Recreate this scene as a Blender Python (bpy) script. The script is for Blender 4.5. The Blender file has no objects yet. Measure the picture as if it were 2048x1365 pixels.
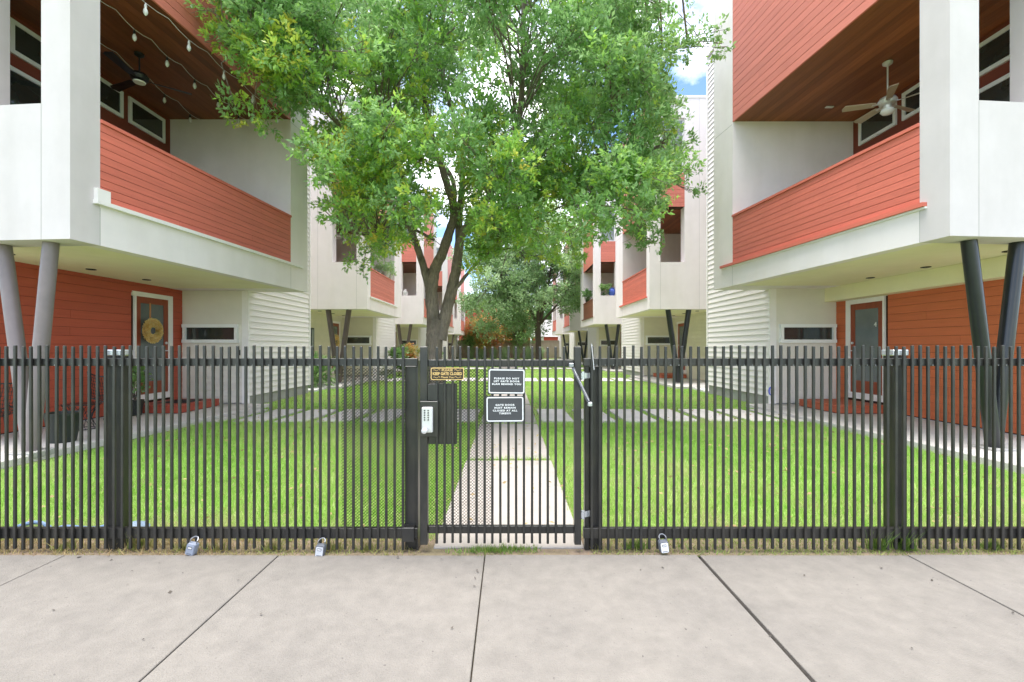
import bpy, bmesh, math, random
import numpy as np
from mathutils import Vector, Matrix
random.seed(7); rng = np.random.default_rng(7)
R = math.radians
scene = bpy.context.scene
COL = scene.collection

# ------------------------------------------------------------------ camera
EYE = 1.5; FPX = 900.0; VPX, VPY = 1017.0, 695.0      # focal length and vanishing point of the 2048 px wide photo
cam = bpy.data.objects.new('camera', bpy.data.cameras.new('camera'))
COL.objects.link(cam); scene.camera = cam
cam.location = (0, 0, EYE); cam.rotation_euler = (R(90), 0, 0)
cam.data.sensor_width = 36.0; cam.data.lens = FPX/2048*36
cam.data.shift_x = (1024-VPX)/2048; cam.data.shift_y = (VPY-682.5)/2048
cam.data.clip_start = 0.05; cam.data.clip_end = 2000

# ------------------------------------------------------------------ sky, sun, exposure
SUN_EL, SUN_AZ = R(83), R(255)        # azimuth clockwise from +Y: almost overhead behind thin cloud
world = bpy.data.worlds.new('World'); scene.world = world; world.use_nodes = True
nt = world.node_tree; nt.nodes.clear()
def wn(t, **k):
    n = nt.nodes.new(t)
    for a, b in k.items(): setattr(n, a, b)
    return n
sky = wn('ShaderNodeTexSky', sky_type='NISHITA', sun_disc=False, sun_elevation=SUN_EL, sun_rotation=SUN_AZ, altitude=3500, air_density=1.0, dust_density=0.2, ozone_density=3.5)
tc = wn('ShaderNodeTexCoord'); mp = wn('ShaderNodeMapping'); mp.inputs['Scale'].default_value = (1.6, 1.6, 2.6); mp.inputs['Location'].default_value = (2.66, 0.5, 0.28)
nz = wn('ShaderNodeTexNoise'); nz.inputs['Scale'].default_value = 2.3; nz.inputs['Detail'].default_value = 9; nz.inputs['Roughness'].default_value = 0.56
cr = wn('ShaderNodeValToRGB'); cr.color_ramp.elements[0].position = 0.41; cr.color_ramp.elements[1].position = 0.68
mix = wn('ShaderNodeMixRGB'); mix.inputs['Color2'].default_value = (10.0, 9.7, 9.4, 1)
bg = wn('ShaderNodeBackground'); bg.inputs['Strength'].default_value = 0.085
out = wn('ShaderNodeOutputWorld')
for a, b in ((tc.outputs['Generated'], mp.inputs['Vector']), (mp.outputs[0], nz.inputs['Vector']), (nz.outputs['Fac'], cr.inputs['Fac']), (cr.outputs['Color'], mix.inputs['Fac']),
             (sky.outputs['Color'], mix.inputs['Color1']), (mix.outputs[0], bg.inputs['Color']), (bg.outputs[0], out.inputs['Surface'])):
    nt.links.new(a, b)
sun = bpy.data.objects.new('sun', bpy.data.lights.new('sun', 'SUN')); COL.objects.link(sun)
sun.data.energy = 1.3; sun.data.angle = R(40); sun.data.color = (1.0, 0.96, 0.9)
sdir = Vector((math.sin(SUN_AZ)*math.cos(SUN_EL), math.cos(SUN_AZ)*math.cos(SUN_EL), math.sin(SUN_EL)))
sun.rotation_euler = (-sdir).to_track_quat('-Z', 'Y').to_euler(); sun.location = sdir*60
scene.view_settings.view_transform = 'Standard'; scene.view_settings.look = 'None'
scene.view_settings.exposure = 2.46; scene.view_settings.gamma = 1.0; scene.view_settings.use_curve_mapping = False
scene.render.engine = 'CYCLES'
scene.cycles.max_bounces = 9; scene.cycles.diffuse_bounces = 5; scene.cycles.transmission_bounces = 5; scene.cycles.transparent_max_bounces = 8
scene.cycles.use_denoising = True

# ------------------------------------------------------------------ materials (all procedural, world-position based)
def M(name, col, rough=0.6, var=0.12, scale=3.0, stretch=(1, 1, 1), bump=0.0, bscale=80.0, bdist=0.01, rnd=0.0, spec=0.4, metal=0.0, tint=None, tint_scale=0.7, tint_amt=0.5, tint_stretch=(1, 1, 1), speck=None, speck_scale=120, speck_at=0.7):
    m = bpy.data.materials.new(name); m.use_nodes = True
    t = m.node_tree; N = t.nodes; L = t.links; b = N['Principled BSDF']
    b.inputs['Roughness'].default_value = rough; b.inputs['Metallic'].default_value = metal; b.inputs['Specular IOR Level'].default_value = spec
    g = N.new('ShaderNodeNewGeometry'); mp = N.new('ShaderNodeMapping'); mp.inputs['Scale'].default_value = stretch
    L.new(g.outputs['Position'], mp.inputs['Vector'])
    n = N.new('ShaderNodeTexNoise'); n.inputs['Scale'].default_value = scale; n.inputs['Detail'].default_value = 8; n.inputs['Roughness'].default_value = 0.65
    L.new(mp.outputs[0], n.inputs['Vector'])
    mr = N.new('ShaderNodeMapRange'); mr.inputs['From Min'].default_value = 0.25; mr.inputs['From Max'].default_value = 0.75
    mr.inputs['To Min'].default_value = 1-var; mr.inputs['To Max'].default_value = 1+var
    L.new(n.outputs['Fac'], mr.inputs['Value'])
    val = mr.outputs[0]
    if rnd:
        oi = N.new('ShaderNodeObjectInfo'); r2 = N.new('ShaderNodeMapRange'); r2.inputs['To Min'].default_value = 1-rnd; r2.inputs['To Max'].default_value = 1+rnd
        L.new(oi.outputs['Random'], r2.inputs['Value']); mu = N.new('ShaderNodeMath'); mu.operation = 'MULTIPLY'
        L.new(val, mu.inputs[0]); L.new(r2.outputs[0], mu.inputs[1]); val = mu.outputs[0]
    base = None
    if tint:
        n2 = N.new('ShaderNodeTexNoise'); n2.inputs['Scale'].default_value = tint_scale; n2.inputs['Detail'].default_value = 6
        mp2 = N.new('ShaderNodeMapping'); mp2.inputs['Scale'].default_value = tint_stretch; L.new(g.outputs['Position'], mp2.inputs['Vector']); L.new(mp2.outputs[0], n2.inputs['Vector'])
        r3 = N.new('ShaderNodeMapRange'); r3.inputs['From Min'].default_value = 0.42; r3.inputs['From Max'].default_value = 0.68; r3.inputs['To Max'].default_value = tint_amt
        L.new(n2.outputs['Fac'], r3.inputs['Value'])
        mx = N.new('ShaderNodeMixRGB'); mx.inputs[1].default_value = (*col, 1); mx.inputs[2].default_value = (*tint, 1)
        L.new(r3.outputs[0], mx.inputs[0]); base = mx.outputs[0]
    if speck:
        n3 = N.new('ShaderNodeTexNoise'); n3.inputs['Scale'].default_value = speck_scale; n3.inputs['Detail'].default_value = 3
        L.new(g.outputs['Position'], n3.inputs['Vector'])
        r4 = N.new('ShaderNodeMapRange'); r4.inputs['From Min'].default_value = speck_at; r4.inputs['From Max'].default_value = speck_at+0.06
        L.new(n3.outputs['Fac'], r4.inputs['Value'])
        mx2 = N.new('ShaderNodeMixRGB'); mx2.inputs[2].default_value = (*speck, 1)
        if base is None: mx2.inputs[1].default_value = (*col, 1)
        else: L.new(base, mx2.inputs[1])
        L.new(r4.outputs[0], mx2.inputs[0]); base = mx2.outputs[0]
    vm = N.new('ShaderNodeVectorMath'); vm.operation = 'SCALE'
    if base is None: vm.inputs[0].default_value = col
    else: L.new(base, vm.inputs[0])
    L.new(val, vm.inputs['Scale']); L.new(vm.outputs[0], b.inputs['Base Color'])
    if bump:
        nb = N.new('ShaderNodeTexNoise'); nb.inputs['Scale'].default_value = bscale; nb.inputs['Detail'].default_value = 5
        L.new(mp.outputs[0], nb.inputs['Vector'])
        bp = N.new('ShaderNodeBump'); bp.inputs['Strength'].default_value = bump; bp.inputs['Distance'].default_value = bdist
        L.new(nb.outputs['Fac'], bp.inputs['Height']); L.new(bp.outputs[0], b.inputs['Normal'])
    return m

def leaf_mat(name, colors, trans=0.35, rough=0.36):
    m = bpy.data.materials.new(name); m.use_nodes = True
    t = m.node_tree; N = t.nodes; L = t.links; b = N['Principled BSDF']; o = N['Material Output']
    at = N.new('ShaderNodeAttribute'); at.attribute_name = 'tone'
    cr = N.new('ShaderNodeValToRGB'); els = cr.color_ramp.elements
    for i, c in enumerate(colors):
        p = i/(len(colors)-1)
        e = els[0] if i == 0 else (els[-1] if i == len(colors)-1 else els.new(p))
        e.position = p; e.color = (*c, 1)
    L.new(at.outputs['Fac'], cr.inputs['Fac']); L.new(cr.outputs[0], b.inputs['Base Color'])
    b.inputs['Roughness'].default_value = rough; b.inputs['Specular IOR Level'].default_value = 0.75
    tr = N.new('ShaderNodeBsdfTranslucent')
    g = N.new('ShaderNodeGamma'); g.inputs[1].default_value = 0.8; L.new(cr.outputs[0], g.inputs[0]); L.new(g.outputs[0], tr.inputs['Color'])
    ms = N.new('ShaderNodeMixShader'); ms.inputs[0].default_value = trans
    L.new(b.outputs[0], ms.inputs[1]); L.new(tr.outputs[0], ms.inputs[2]); L.new(ms.outputs[0], o.inputs['Surface'])
    return m

def glass_mat(name, col, rough=0.04, spec=0.9):
    return M(name, col, rough=rough, var=0.25, scale=1.3, spec=spec)

mt = {}
mt['stucco'] = M('stucco', (0.61, 0.56, 0.555), 0.85, 0.05, 2.0, bump=0.25, bscale=220, tint=(0.525, 0.48, 0.465), tint_scale=2.2, tint_amt=0.5, tint_stretch=(1, 1, 0.22))
mt['panel_white_shade_lift'] = M('white_panel_and_shade_lift', (0.81, 0.745, 0.735), 0.75, 0.04, 2.0, bump=0.15, bscale=200, tint=(0.72, 0.655, 0.62), tint_scale=2.2, tint_amt=0.45, tint_stretch=(1, 1, 0.2))  # white band panels; also stucco lightened in colour to offset shade in the court
mt['panel_cream'] = M('cream_panel_paint', (0.70, 0.655, 0.58), 0.75, 0.04, 2.0, bump=0.1, bscale=200)
mt['stucco_cool'] = M('stucco_cool', (0.66, 0.61, 0.60), 0.85, 0.05, 2.0, bump=0.25, bscale=220)
mt['soffit'] = M('soffit', (0.82, 0.77, 0.54), 0.8, 0.05, 1.5, bump=0.1, bscale=150, tint=(0.78, 0.72, 0.46), tint_scale=1.2, tint_amt=0.6)
mt['lap'] = M('lap_paint', (0.79, 0.735, 0.71), 0.6, 0.04, 3.0, (1, 0.3, 4), rnd=0.02)
mt['trim'] = M('white_trim', (0.81, 0.77, 0.75), 0.5, 0.04, 5.0)
mt['beige'] = M('beige_board', (0.68, 0.64, 0.50), 0.7, 0.05, 3.0, rnd=0.03)
mt['red'] = M('red_plank', (0.64, 0.165, 0.115), 0.55, 0.14, 3.0, (5, 0.5, 9), bump=0.15, bscale=14, rnd=0.09, speck=(0.24, 0.05, 0.03), speck_scale=10, speck_at=0.78)
mt['pink'] = M('faded_red_plank', (0.62, 0.19, 0.14), 0.6, 0.12, 3.0, (5, 0.5, 9), bump=0.12, bscale=14, rnd=0.07)
mt['brown'] = M('brown_plank', (0.20, 0.075, 0.04), 0.55, 0.15, 3.0, (5, 0.5, 9), rnd=0.1)
mt['porch_red'] = M('porch_red_board', (0.44, 0.082, 0.045), 0.6, 0.10, 3.0, (5, 0.5, 9), bump=0.12, bscale=14, rnd=0.05)
mt['porch_orange'] = M('porch_orange_board', (0.54, 0.135, 0.052), 0.6, 0.10, 3.0, (5, 0.5, 9), bump=0.12, bscale=14, rnd=0.05)
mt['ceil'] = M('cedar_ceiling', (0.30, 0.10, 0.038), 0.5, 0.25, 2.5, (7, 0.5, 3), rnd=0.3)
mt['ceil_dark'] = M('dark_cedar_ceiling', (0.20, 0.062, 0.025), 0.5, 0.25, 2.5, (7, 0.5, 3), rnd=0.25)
mt['groove'] = M('groove_dark', (0.05, 0.016, 0.01), 0.9, 0.1)
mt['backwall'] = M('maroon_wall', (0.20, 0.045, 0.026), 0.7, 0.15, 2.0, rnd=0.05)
mt['found'] = M('foundation_concrete', (0.36, 0.35, 0.32), 0.9, 0.12, 5, bump=0.3, bscale=60)
mt['conc'] = M('sidewalk_concrete', (0.202, 0.185, 0.161), 0.9, 0.15, 9.0, bump=0.6, bscale=110, rnd=0.06, tint=(0.158, 0.146, 0.130), tint_scale=1.2, tint_amt=0.5, speck=(0.10, 0.09, 0.08), speck_scale=42, speck_at=0.69)
mt['conc2'] = M('path_concrete', (0.38, 0.345, 0.31), 0.9, 0.10, 3, bump=0.3, bscale=150, rnd=0.05, tint=(0.33, 0.30, 0.26), tint_scale=1.1, tint_amt=0.5)
mt['asphalt'] = M('asphalt', (0.06, 0.06, 0.06), 0.95, 0.2, 30, bump=0.5, bscale=120)
mt['soil'] = M('soil', (0.15, 0.25, 0.05), 0.95, 0.35, 6, bump=0.6, bscale=40, tint=(0.16, 0.12, 0.07), tint_scale=1.3, tint_amt=0.7)
mt['dirt'] = M('dirt', (0.22, 0.165, 0.115), 0.95, 0.3, 14, bump=0.8, bscale=60, tint=(0.15, 0.14, 0.06), tint_scale=3, tint_amt=0.6)
mt['black'] = M('black_steel', (0.021, 0.0205, 0.019), 0.36, 0.35, 14, (1, 1, 0.3), bump=0.05, bscale=90, spec=0.5, tint=(0.042, 0.038, 0.029), tint_scale=6, tint_amt=0.7, speck=(0.22, 0.21, 0.19), speck_scale=55, speck_at=0.80)
mt['blackcol'] = M('black_column_paint', (0.014, 0.016, 0.018), 0.28, 0.2, 8, spec=0.5)
mt['taupe'] = M('taupe_column_paint', (0.20, 0.165, 0.165), 0.4, 0.1, 5)
mt['taupe_d'] = M('brown_column_paint', (0.105, 0.075, 0.068), 0.4, 0.1, 5)
mt['glass'] = glass_mat('window_glass', (0.03, 0.035, 0.033))
mt['glass_up'] = glass_mat('upper_window_glass', (0.22, 0.26, 0.27), 0.05)
mt['frost'] = glass_mat('door_glass', (0.13, 0.15, 0.15), 0.12, 0.7)
mt['blind'] = M('window_blind', (0.55, 0.58, 0.55), 0.6, 0.05)
mt['door'] = M('door_wood', (0.26, 0.055, 0.022), 0.4, 0.2, 3, (6, 6, 0.6))
mt['steel'] = M('brushed_steel', (0.66, 0.66, 0.67), 0.34, 0.1, 20, metal=0.45)
mt['galv'] = M('galvanised', (0.55, 0.57, 0.6), 0.25, 0.15, 20, metal=0.6)
mt['springsteel'] = M('spring_steel', (0.30, 0.31, 0.33), 0.35, 0.2, 30, metal=0.8)
mt['dark'] = M('dark_plastic', (0.015, 0.015, 0.016), 0.5, 0.1)
mt['sign'] = M('sign_face', (0.055, 0.056, 0.06), 0.5, 0.1, 9)
mt['white'] = M('white_paint', (0.80, 0.80, 0.79), 0.5, 0.03)
mt['gold'] = M('gold_letter', (0.75, 0.50, 0.20), 0.35, 0.1, 20, metal=0.3)
mt['signdark'] = M('gold_sign_dark', (0.03, 0.02, 0.012), 0.4, 0.1)
mt['keybox'] = M('lockbox_plastic', (0.13, 0.14, 0.16), 0.5, 0.15, 30)
mt['keyface'] = M('lockbox_face', (0.55, 0.56, 0.58), 0.4, 0.12, 30)
mt['keyblue'] = M('lockbox_worn', (0.26, 0.29, 0.35), 0.5, 0.15, 30)
mt['bark'] = M('bark', (0.25, 0.205, 0.16), 0.95, 0.45, 6, (5, 5, 1), bump=1.0, bscale=6, bdist=0.05, tint=(0.13, 0.11, 0.085), tint_scale=3, tint_amt=0.8)
mt['bark2'] = M('dark_bark', (0.11, 0.085, 0.065), 0.95, 0.3, 8, (4, 4, 1), bump=0.8, bscale=12)
mt['fan_black'] = M('fan_black', (0.012, 0.012, 0.013), 0.35, 0.1)
mt['fan_nickel'] = M('fan_nickel', (0.62, 0.61, 0.58), 0.35, 0.05, 5, metal=0.3)
mt['fan_blade'] = M('fan_blade', (0.46, 0.38, 0.27), 0.45, 0.1, 4, rnd=0.05)
mt['opal'] = M('opal_glass', (0.85, 0.85, 0.83), 0.2, 0.02)
mt['bulb'] = M('clear_bulb', (0.62, 0.62, 0.58), 0.06, 0.05, spec=1.0)
mt['wreath'] = M('dried_wreath', (0.88, 0.66, 0.26), 0.8, 0.2, 25, rnd=0.0)
mt['ribbon'] = M('ribbon', (0.50, 0.21, 0.08), 0.6, 0.1)
mt['wood_fence'] = M('grey_fence_wood', (0.34, 0.29, 0.23), 0.85, 0.2, 3, (4, 4, 0.5), rnd=0.1)
mt['far_red'] = M('far_red_siding', (0.50, 0.075, 0.055), 0.7, 0.1, 3)
mt['far_orange'] = M('far_orange_siding', (0.52, 0.13, 0.05), 0.7, 0.1, 3)
mt['far_grey'] = M('far_grey_roof', (0.32, 0.31, 0.30), 0.8, 0.15, 4)
mt['far_brick'] = M('far_brick', (0.24, 0.17, 0.14), 0.9, 0.15, 3)
mt['porch_conc'] = M('porch_concrete', (0.56, 0.53, 0.49), 0.85, 0.08, 3, bump=0.2, bscale=120, tint=(0.46, 0.43, 0.40), tint_scale=1.2, tint_amt=0.5)
mt['blue'] = M('blue_ceramic', (0.07, 0.12, 0.48), 0.2, 0.1)
mt['hose_dim'] = M('hose_plastic', (0.20, 0.27, 0.36), 0.5, 0.2, 20)
mt['hose'] = M('blue_hose', (0.16, 0.25, 0.40), 0.5, 0.15)
mt['pot_grey'] = M('pale_pot', (0.55, 0.54, 0.52), 0.6, 0.1)
mt['pot_dark'] = M('dark_pot', (0.02, 0.025, 0.02), 0.5, 0.2)
mt['gravel'] = M('white_gravel', (0.60, 0.59, 0.56), 0.9, 0.4, 30, bump=1.0, bscale=40)
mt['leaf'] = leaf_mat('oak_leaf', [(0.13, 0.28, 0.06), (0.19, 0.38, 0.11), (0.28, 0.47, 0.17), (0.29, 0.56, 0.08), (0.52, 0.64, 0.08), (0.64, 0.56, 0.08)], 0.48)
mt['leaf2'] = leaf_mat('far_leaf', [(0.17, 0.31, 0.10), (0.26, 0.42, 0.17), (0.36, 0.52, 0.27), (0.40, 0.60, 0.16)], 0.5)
mt['leaf3'] = leaf_mat('rust_leaf', [(0.14, 0.26, 0.05), (0.32, 0.32, 0.06), (0.55, 0.25, 0.06), (0.55, 0.15, 0.05)], 0.4)
mt['leaf4'] = leaf_mat('shrub_leaf', [(0.10, 0.22, 0.05), (0.18, 0.34, 0.09), (0.28, 0.44, 0.14)], 0.4)
mt['grass'] = leaf_mat('grass_blade', [(0.19, 0.43, 0.035), (0.30, 0.56, 0.075), (0.41, 0.64, 0.13), (0.54, 0.66, 0.22), (0.62, 0.55, 0.30)], 0.48, 0.55)
mt['pampas'] = leaf_mat('fountain_grass', [(0.22, 0.36, 0.14), (0.32, 0.46, 0.22), (0.48, 0.56, 0.36)], 0.4, 0.6)
mt['dry'] = leaf_mat('verge_grass', [(0.12, 0.24, 0.03), (0.26, 0.32, 0.06), (0.42, 0.33, 0.13), (0.36, 0.22, 0.11)], 0.3, 0.7)

# ------------------------------------------------------------------ object helpers
WL = {}
def link(o, parent, wloc):
    COL.objects.link(o); WL[o.name] = Vector(wloc)
    if parent is not None:
        o.parent = parent; o.matrix_parent_inverse = Matrix.Translation(-WL[parent.name])
def empty(name, loc, label=None, cat=None, group=None, kind=None):
    o = bpy.data.objects.new(name, None); o.location = loc; o.empty_display_size = 0.1
    link(o, None, loc); tag(o, label, cat, group, kind); return o
def tag(o, label=None, cat=None, group=None, kind=None):
    for k, v in (('label', label), ('category', cat), ('group', group), ('kind', kind)):
        if v: o[k] = v
    return o
class MB:
    def __init__(s): s.v = []; s.f = []
    def add(s, vs, fs):
        k = len(s.v); s.v += [tuple(p) for p in vs]; s.f += [tuple(i+k for i in f) for f in fs]; return s
    def box(s, x0, x1, y0, y1, z0, z1): return s.prism([(x0, y0), (x1, y0), (x1, y1), (x0, y1)], z0, z1)
    def prism(s, poly, z0, z1):
        n = len(poly); vs = [(x, y, z0) for x, y in poly]+[(x, y, z1) for x, y in poly]
        return s.add(vs, [tuple(range(n))[::-1], tuple(range(n, 2*n))]+[(i, (i+1) % n, (i+1) % n+n, i+n) for i in range(n)])
    def quadprism(s, a, b):      # two matching loops of points
        n = len(a); return s.add(list(a)+list(b), [tuple(range(n))[::-1], tuple(range(n, 2*n))]+[(i, (i+1) % n, (i+1) % n+n, i+n) for i in range(n)])
    def tube(s, pts, rad, n=8, cap=True, ell=1.0):
        pts = [Vector(p) for p in pts]; m = len(pts)
        if not hasattr(rad, '__len__'): rad = [rad]*m
        k = len(s.v); up = None
        for i, p in enumerate(pts):
            d = (pts[min(i+1, m-1)]-pts[max(i-1, 0)]).normalized()
            if up is None: up = d.orthogonal().normalized()
            up = (up-d*up.dot(d)); up = up.normalized() if up.length > 1e-6 else d.orthogonal().normalized()
            sd = d.cross(up)
            for j in range(n):
                a = 2*math.pi*j/n; s.v.append(tuple(p+(up*math.cos(a)+sd*math.sin(a)*ell)*rad[i]))
        for i in range(m-1):
            for j in range(n):
                s.f.append((k+i*n+j, k+i*n+(j+1) % n, k+(i+1)*n+(j+1) % n, k+(i+1)*n+j))
        if cap: s.f.append(tuple(k+j for j in range(n))[::-1]); s.f.append(tuple(k+(m-1)*n+j for j in range(n)))
        return s
    def lathe(s, c, prof, n=16, axis='Z'):     # prof: (radius, height)
        k = len(s.v); m = len(prof)
        for r, h in prof:
            for j in range(n):
                a = 2*math.pi*j/n; u, w = r*math.cos(a), r*math.sin(a)
                s.v.append((c[0]+u, c[1]+w, c[2]+h) if axis == 'Z' else ((c[0]+u, c[1]+h, c[2]+w) if axis == 'Y' else (c[0]+h, c[1]+u, c[2]+w)))
        for i in range(m-1):
            for j in range(n): s.f.append((k+i*n+j, k+i*n+(j+1) % n, k+(i+1)*n+(j+1) % n, k+(i+1)*n+j))
        s.f.append(tuple(k+j for j in range(n))[::-1]); s.f.append(tuple(k+(m-1)*n+j for j in range(n))); return s
    def rot(s, ang, c, axis='Y'):
        m = Matrix.Translation(c) @ Matrix.Rotation(ang, 4, axis) @ Matrix.Translation(-Vector(c))
        s.v = [tuple(m @ Vector(p)) for p in s.v]; return s
    def mesh(s, name, mat, smooth=False, bevel=0.0):
        me = bpy.data.meshes.new(name); me.from_pydata(s.v, [], s.f)
        bm = bmesh.new(); bm.from_mesh(me); bmesh.ops.recalc_face_normals(bm, faces=bm.faces)
        if bevel: bmesh.ops.bevel(bm, geom=[e for e in bm.edges], offset=bevel, segments=1, affect='EDGES', clamp_overlap=True)
        bm.to_mesh(me); bm.free()
        me.materials.append(mt[mat])
        if smooth:
            me.polygons.foreach_set('use_smooth', [True]*len(me.polygons))
            me.set_sharp_from_angle(angle=R(40))
        return me
    def build(s, name, mat, parent=None, smooth=False, bevel=0.0, kind=None):
        o = bpy.data.objects.new(name, s.mesh(name, mat, smooth, bevel)); link(o, parent, (0, 0, 0))
        if kind: o['kind'] = kind
        return o
def inst(name, me, parent, loc, rot=None):
    o = bpy.data.objects.new(name, me); o.location = loc
    if rot: o.rotation_euler = rot
    link(o, parent, loc); return o
def at(px, py, y): return Vector(((px-VPX)/FPX*y, y, EYE+(VPY-py)/FPX*y))

def quads_object(name, V, tone, mat, parent=None, kind=None):      # V: (n,4,3) quads, tone: (n,)
    n = len(V); me = bpy.data.meshes.new(name)
    me.vertices.add(4*n); me.vertices.foreach_set('co', V.reshape(-1).astype(np.float32))
    me.loops.add(4*n); me.loops.foreach_set('vertex_index', np.arange(4*n, dtype=np.int32))
    me.polygons.add(n); me.polygons.foreach_set('loop_start', np.arange(0, 4*n, 4, dtype=np.int32)); me.polygons.foreach_set('loop_total', np.full(n, 4, dtype=np.int32))
    a = me.attributes.new('tone', 'FLOAT', 'POINT'); a.data.foreach_set('value', np.repeat(np.clip(tone, 0, 1), 4).astype(np.float32))
    me.update(calc_edges=True); me.materials.append(mt[mat])
    o = bpy.data.objects.new(name, me); link(o, parent, (0, 0, 0))
    if kind: o['kind'] = kind
    return o
def tris_object(name, V, tone, mat, parent=None, kind=None):
    n = len(V); me = bpy.data.meshes.new(name)
    me.vertices.add(3*n); me.vertices.foreach_set('co', V.reshape(-1).astype(np.float32))
    me.loops.add(3*n); me.loops.foreach_set('vertex_index', np.arange(3*n, dtype=np.int32))
    me.polygons.add(n); me.polygons.foreach_set('loop_start', np.arange(0, 3*n, 3, dtype=np.int32)); me.polygons.foreach_set('loop_total', np.full(n, 3, dtype=np.int32))
    a = me.attributes.new('tone', 'FLOAT', 'POINT'); a.data.foreach_set('value', np.repeat(np.clip(tone, 0, 1), 3).astype(np.float32))
    me.update(calc_edges=True); me.materials.append(mt[mat])
    o = bpy.data.objects.new(name, me); link(o, parent, (0, 0, 0))
    if kind: o['kind'] = kind
    return o
def unit(a): return a/np.maximum(np.linalg.norm(a, axis=-1, keepdims=True), 1e-9)
def leaf_quads(P, D, L, W):       # positions, directions, length, width -> folded diamond leaves
    n = len(P); up = np.array([0, 0, 1.0])+rng.normal(size=(n, 3))*0.55; w = unit(np.cross(D, up)); nn = np.cross(w, D)
    L = L[:, None]; W = W[:, None]
    return np.stack([P, P+D*L*0.5+w*W+nn*W*0.5, P+D*L+nn*L*0.05, P+D*L*0.5-w*W+nn*W*0.5], axis=1)
def clump_leaves(blobs, twigs_per_m2, leaves_per_twig, L, W, tone_of, spread=0.10):
    Ps = []; Ds = []; Ts = []
    for (c, r, t) in blobs:
        k = max(4, int(twigs_per_m2*r*r))
        d = unit(rng.normal(size=(k, 3))); rad = r*rng.random(k)**0.45
        p = np.array(c)+d*rad[:, None]*np.array([1.1, 1.1, 0.8])
        tw = unit(d+np.array([0, 0, 0.35])+rng.normal(size=(k, 3))*0.5)
        tt = t+rng.normal(size=k)*0.13
        for j in range(leaves_per_twig):
            f = rng.random(k)
            q = p+tw*(f*spread*1.6)[:, None]+rng.normal(size=(k, 3))*spread*0.35
            dd = unit(tw*0.75+unit(rng.normal(size=(k, 3)))*0.9)
            Ps.append(q); Ds.append(dd); Ts.append(tt+rng.normal(size=k)*0.06)
    P = np.concatenate(Ps); D = np.concatenate(Ds); T = np.concatenate(Ts); n = len(P)
    return leaf_quads(P, D, L*(0.7+0.6*rng.random(n)), W*(0.7+0.6*rng.random(n))), T

# ------------------------------------------------------------------ ground, sidewalk, paths
SW_FAR, SW_NEAR = 3.25, 1.15
g = MB().add([(-300, -200, -0.06), (300, -200, -0.06), (300, 500, -0.06), (-300, 500, -0.06)], [(0, 1, 2, 3)]).build('ground', 'soil'); g['kind'] = 'structure'
lawn = MB().add([(-8.2, SW_FAR, -0.012), (8.2, SW_FAR, -0.012), (8.2, 58, -0.012), (-8.2, 58, -0.012)], [(0, 1, 2, 3)]).build('lawn', 'soil'); lawn['kind'] = 'structure'
verge = MB().add([(-8, SW_FAR+0.004, -0.006), (8, SW_FAR+0.004, -0.006), (8, 3.62, -0.006), (-8, 3.62, -0.006)], [(0, 1, 2, 3)]).build('verge_soil', 'dirt'); verge['kind'] = 'structure'
road = MB().box(-60, 60, -9, 0.9, -0.2, -0.13+0.001).build('road', 'asphalt'); road['kind'] = 'structure'
kerb = MB().box(-60, 60, 0.9, 1.14, -0.2, 0.0).build('kerb', 'conc2', bevel=0.015); kerb['kind'] = 'structure'
sw = empty('sidewalk', (0, 2.2, 0), kind='structure')
MB().box(-9, 9, SW_NEAR, SW_FAR, -0.16, -0.045).build('joint_bed', 'dirt', sw)
xs = [-9, -7.7, -6.2, -4.72, -3.2, -1.66, -0.17, 1.37, 2.88, 4.4, 5.9, 7.4, 9]
for i in range(len(xs)-1):
    gl = 0.013 if abs(xs[i]-1.37) < 0.01 else 0.0038; gr = 0.013 if abs(xs[i+1]-1.37) < 0.01 else 0.0038
    sk = 0.012*random.uniform(-1, 1)
    MB().prism([(xs[i]+gl, SW_NEAR), (xs[i+1]-gr, SW_NEAR), (xs[i+1]-gr+sk*0, SW_FAR), (xs[i]+gl, SW_FAR)], -0.1, random.uniform(-0.003, 0.003)).build('slab', 'conc', sw, bevel=0.0035)
RECTS = []        # paved areas that carry no grass
path = empty('garden_path', (0, 6, 0), kind='structure')
y = 3.36; first = True
while y < 55:
    l = 2.57 if first else 2.75
    MB().box(-0.56, 0.565, y, y+l, -0.08, 0.012+random.uniform(-.003, .003)).build('slab', 'conc2', path, bevel=0.006)
    RECTS.append((-0.56, 0.565, y, y+l)); y += l+0.1; first = False
for row, (y0, y1) in enumerate(((8.95, 10.7), (19.7, 21.6), (30.8, 32.6), (41.8, 43.6), (52.8, 54.4))):
    st = empty('stepping_path', (0, (y0+y1)/2, 0), kind='structure')
    for s in (-1, 1):
        x = 0.67
        while x < 5.85:
            w = min(0.64, 6.0-x); a, b = sorted((s*x, s*(x+w)))
            dy = random.uniform(-0.03, 0.03)
            MB().box(a, b, y0+dy, y1+dy, -0.08, 0.03+random.uniform(-.004, .004)).build('slab', 'porch_conc', st, bevel=0.006)
            RECTS.append((a, b, y0+dy, y1+dy)); x += w+0.2

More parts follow.
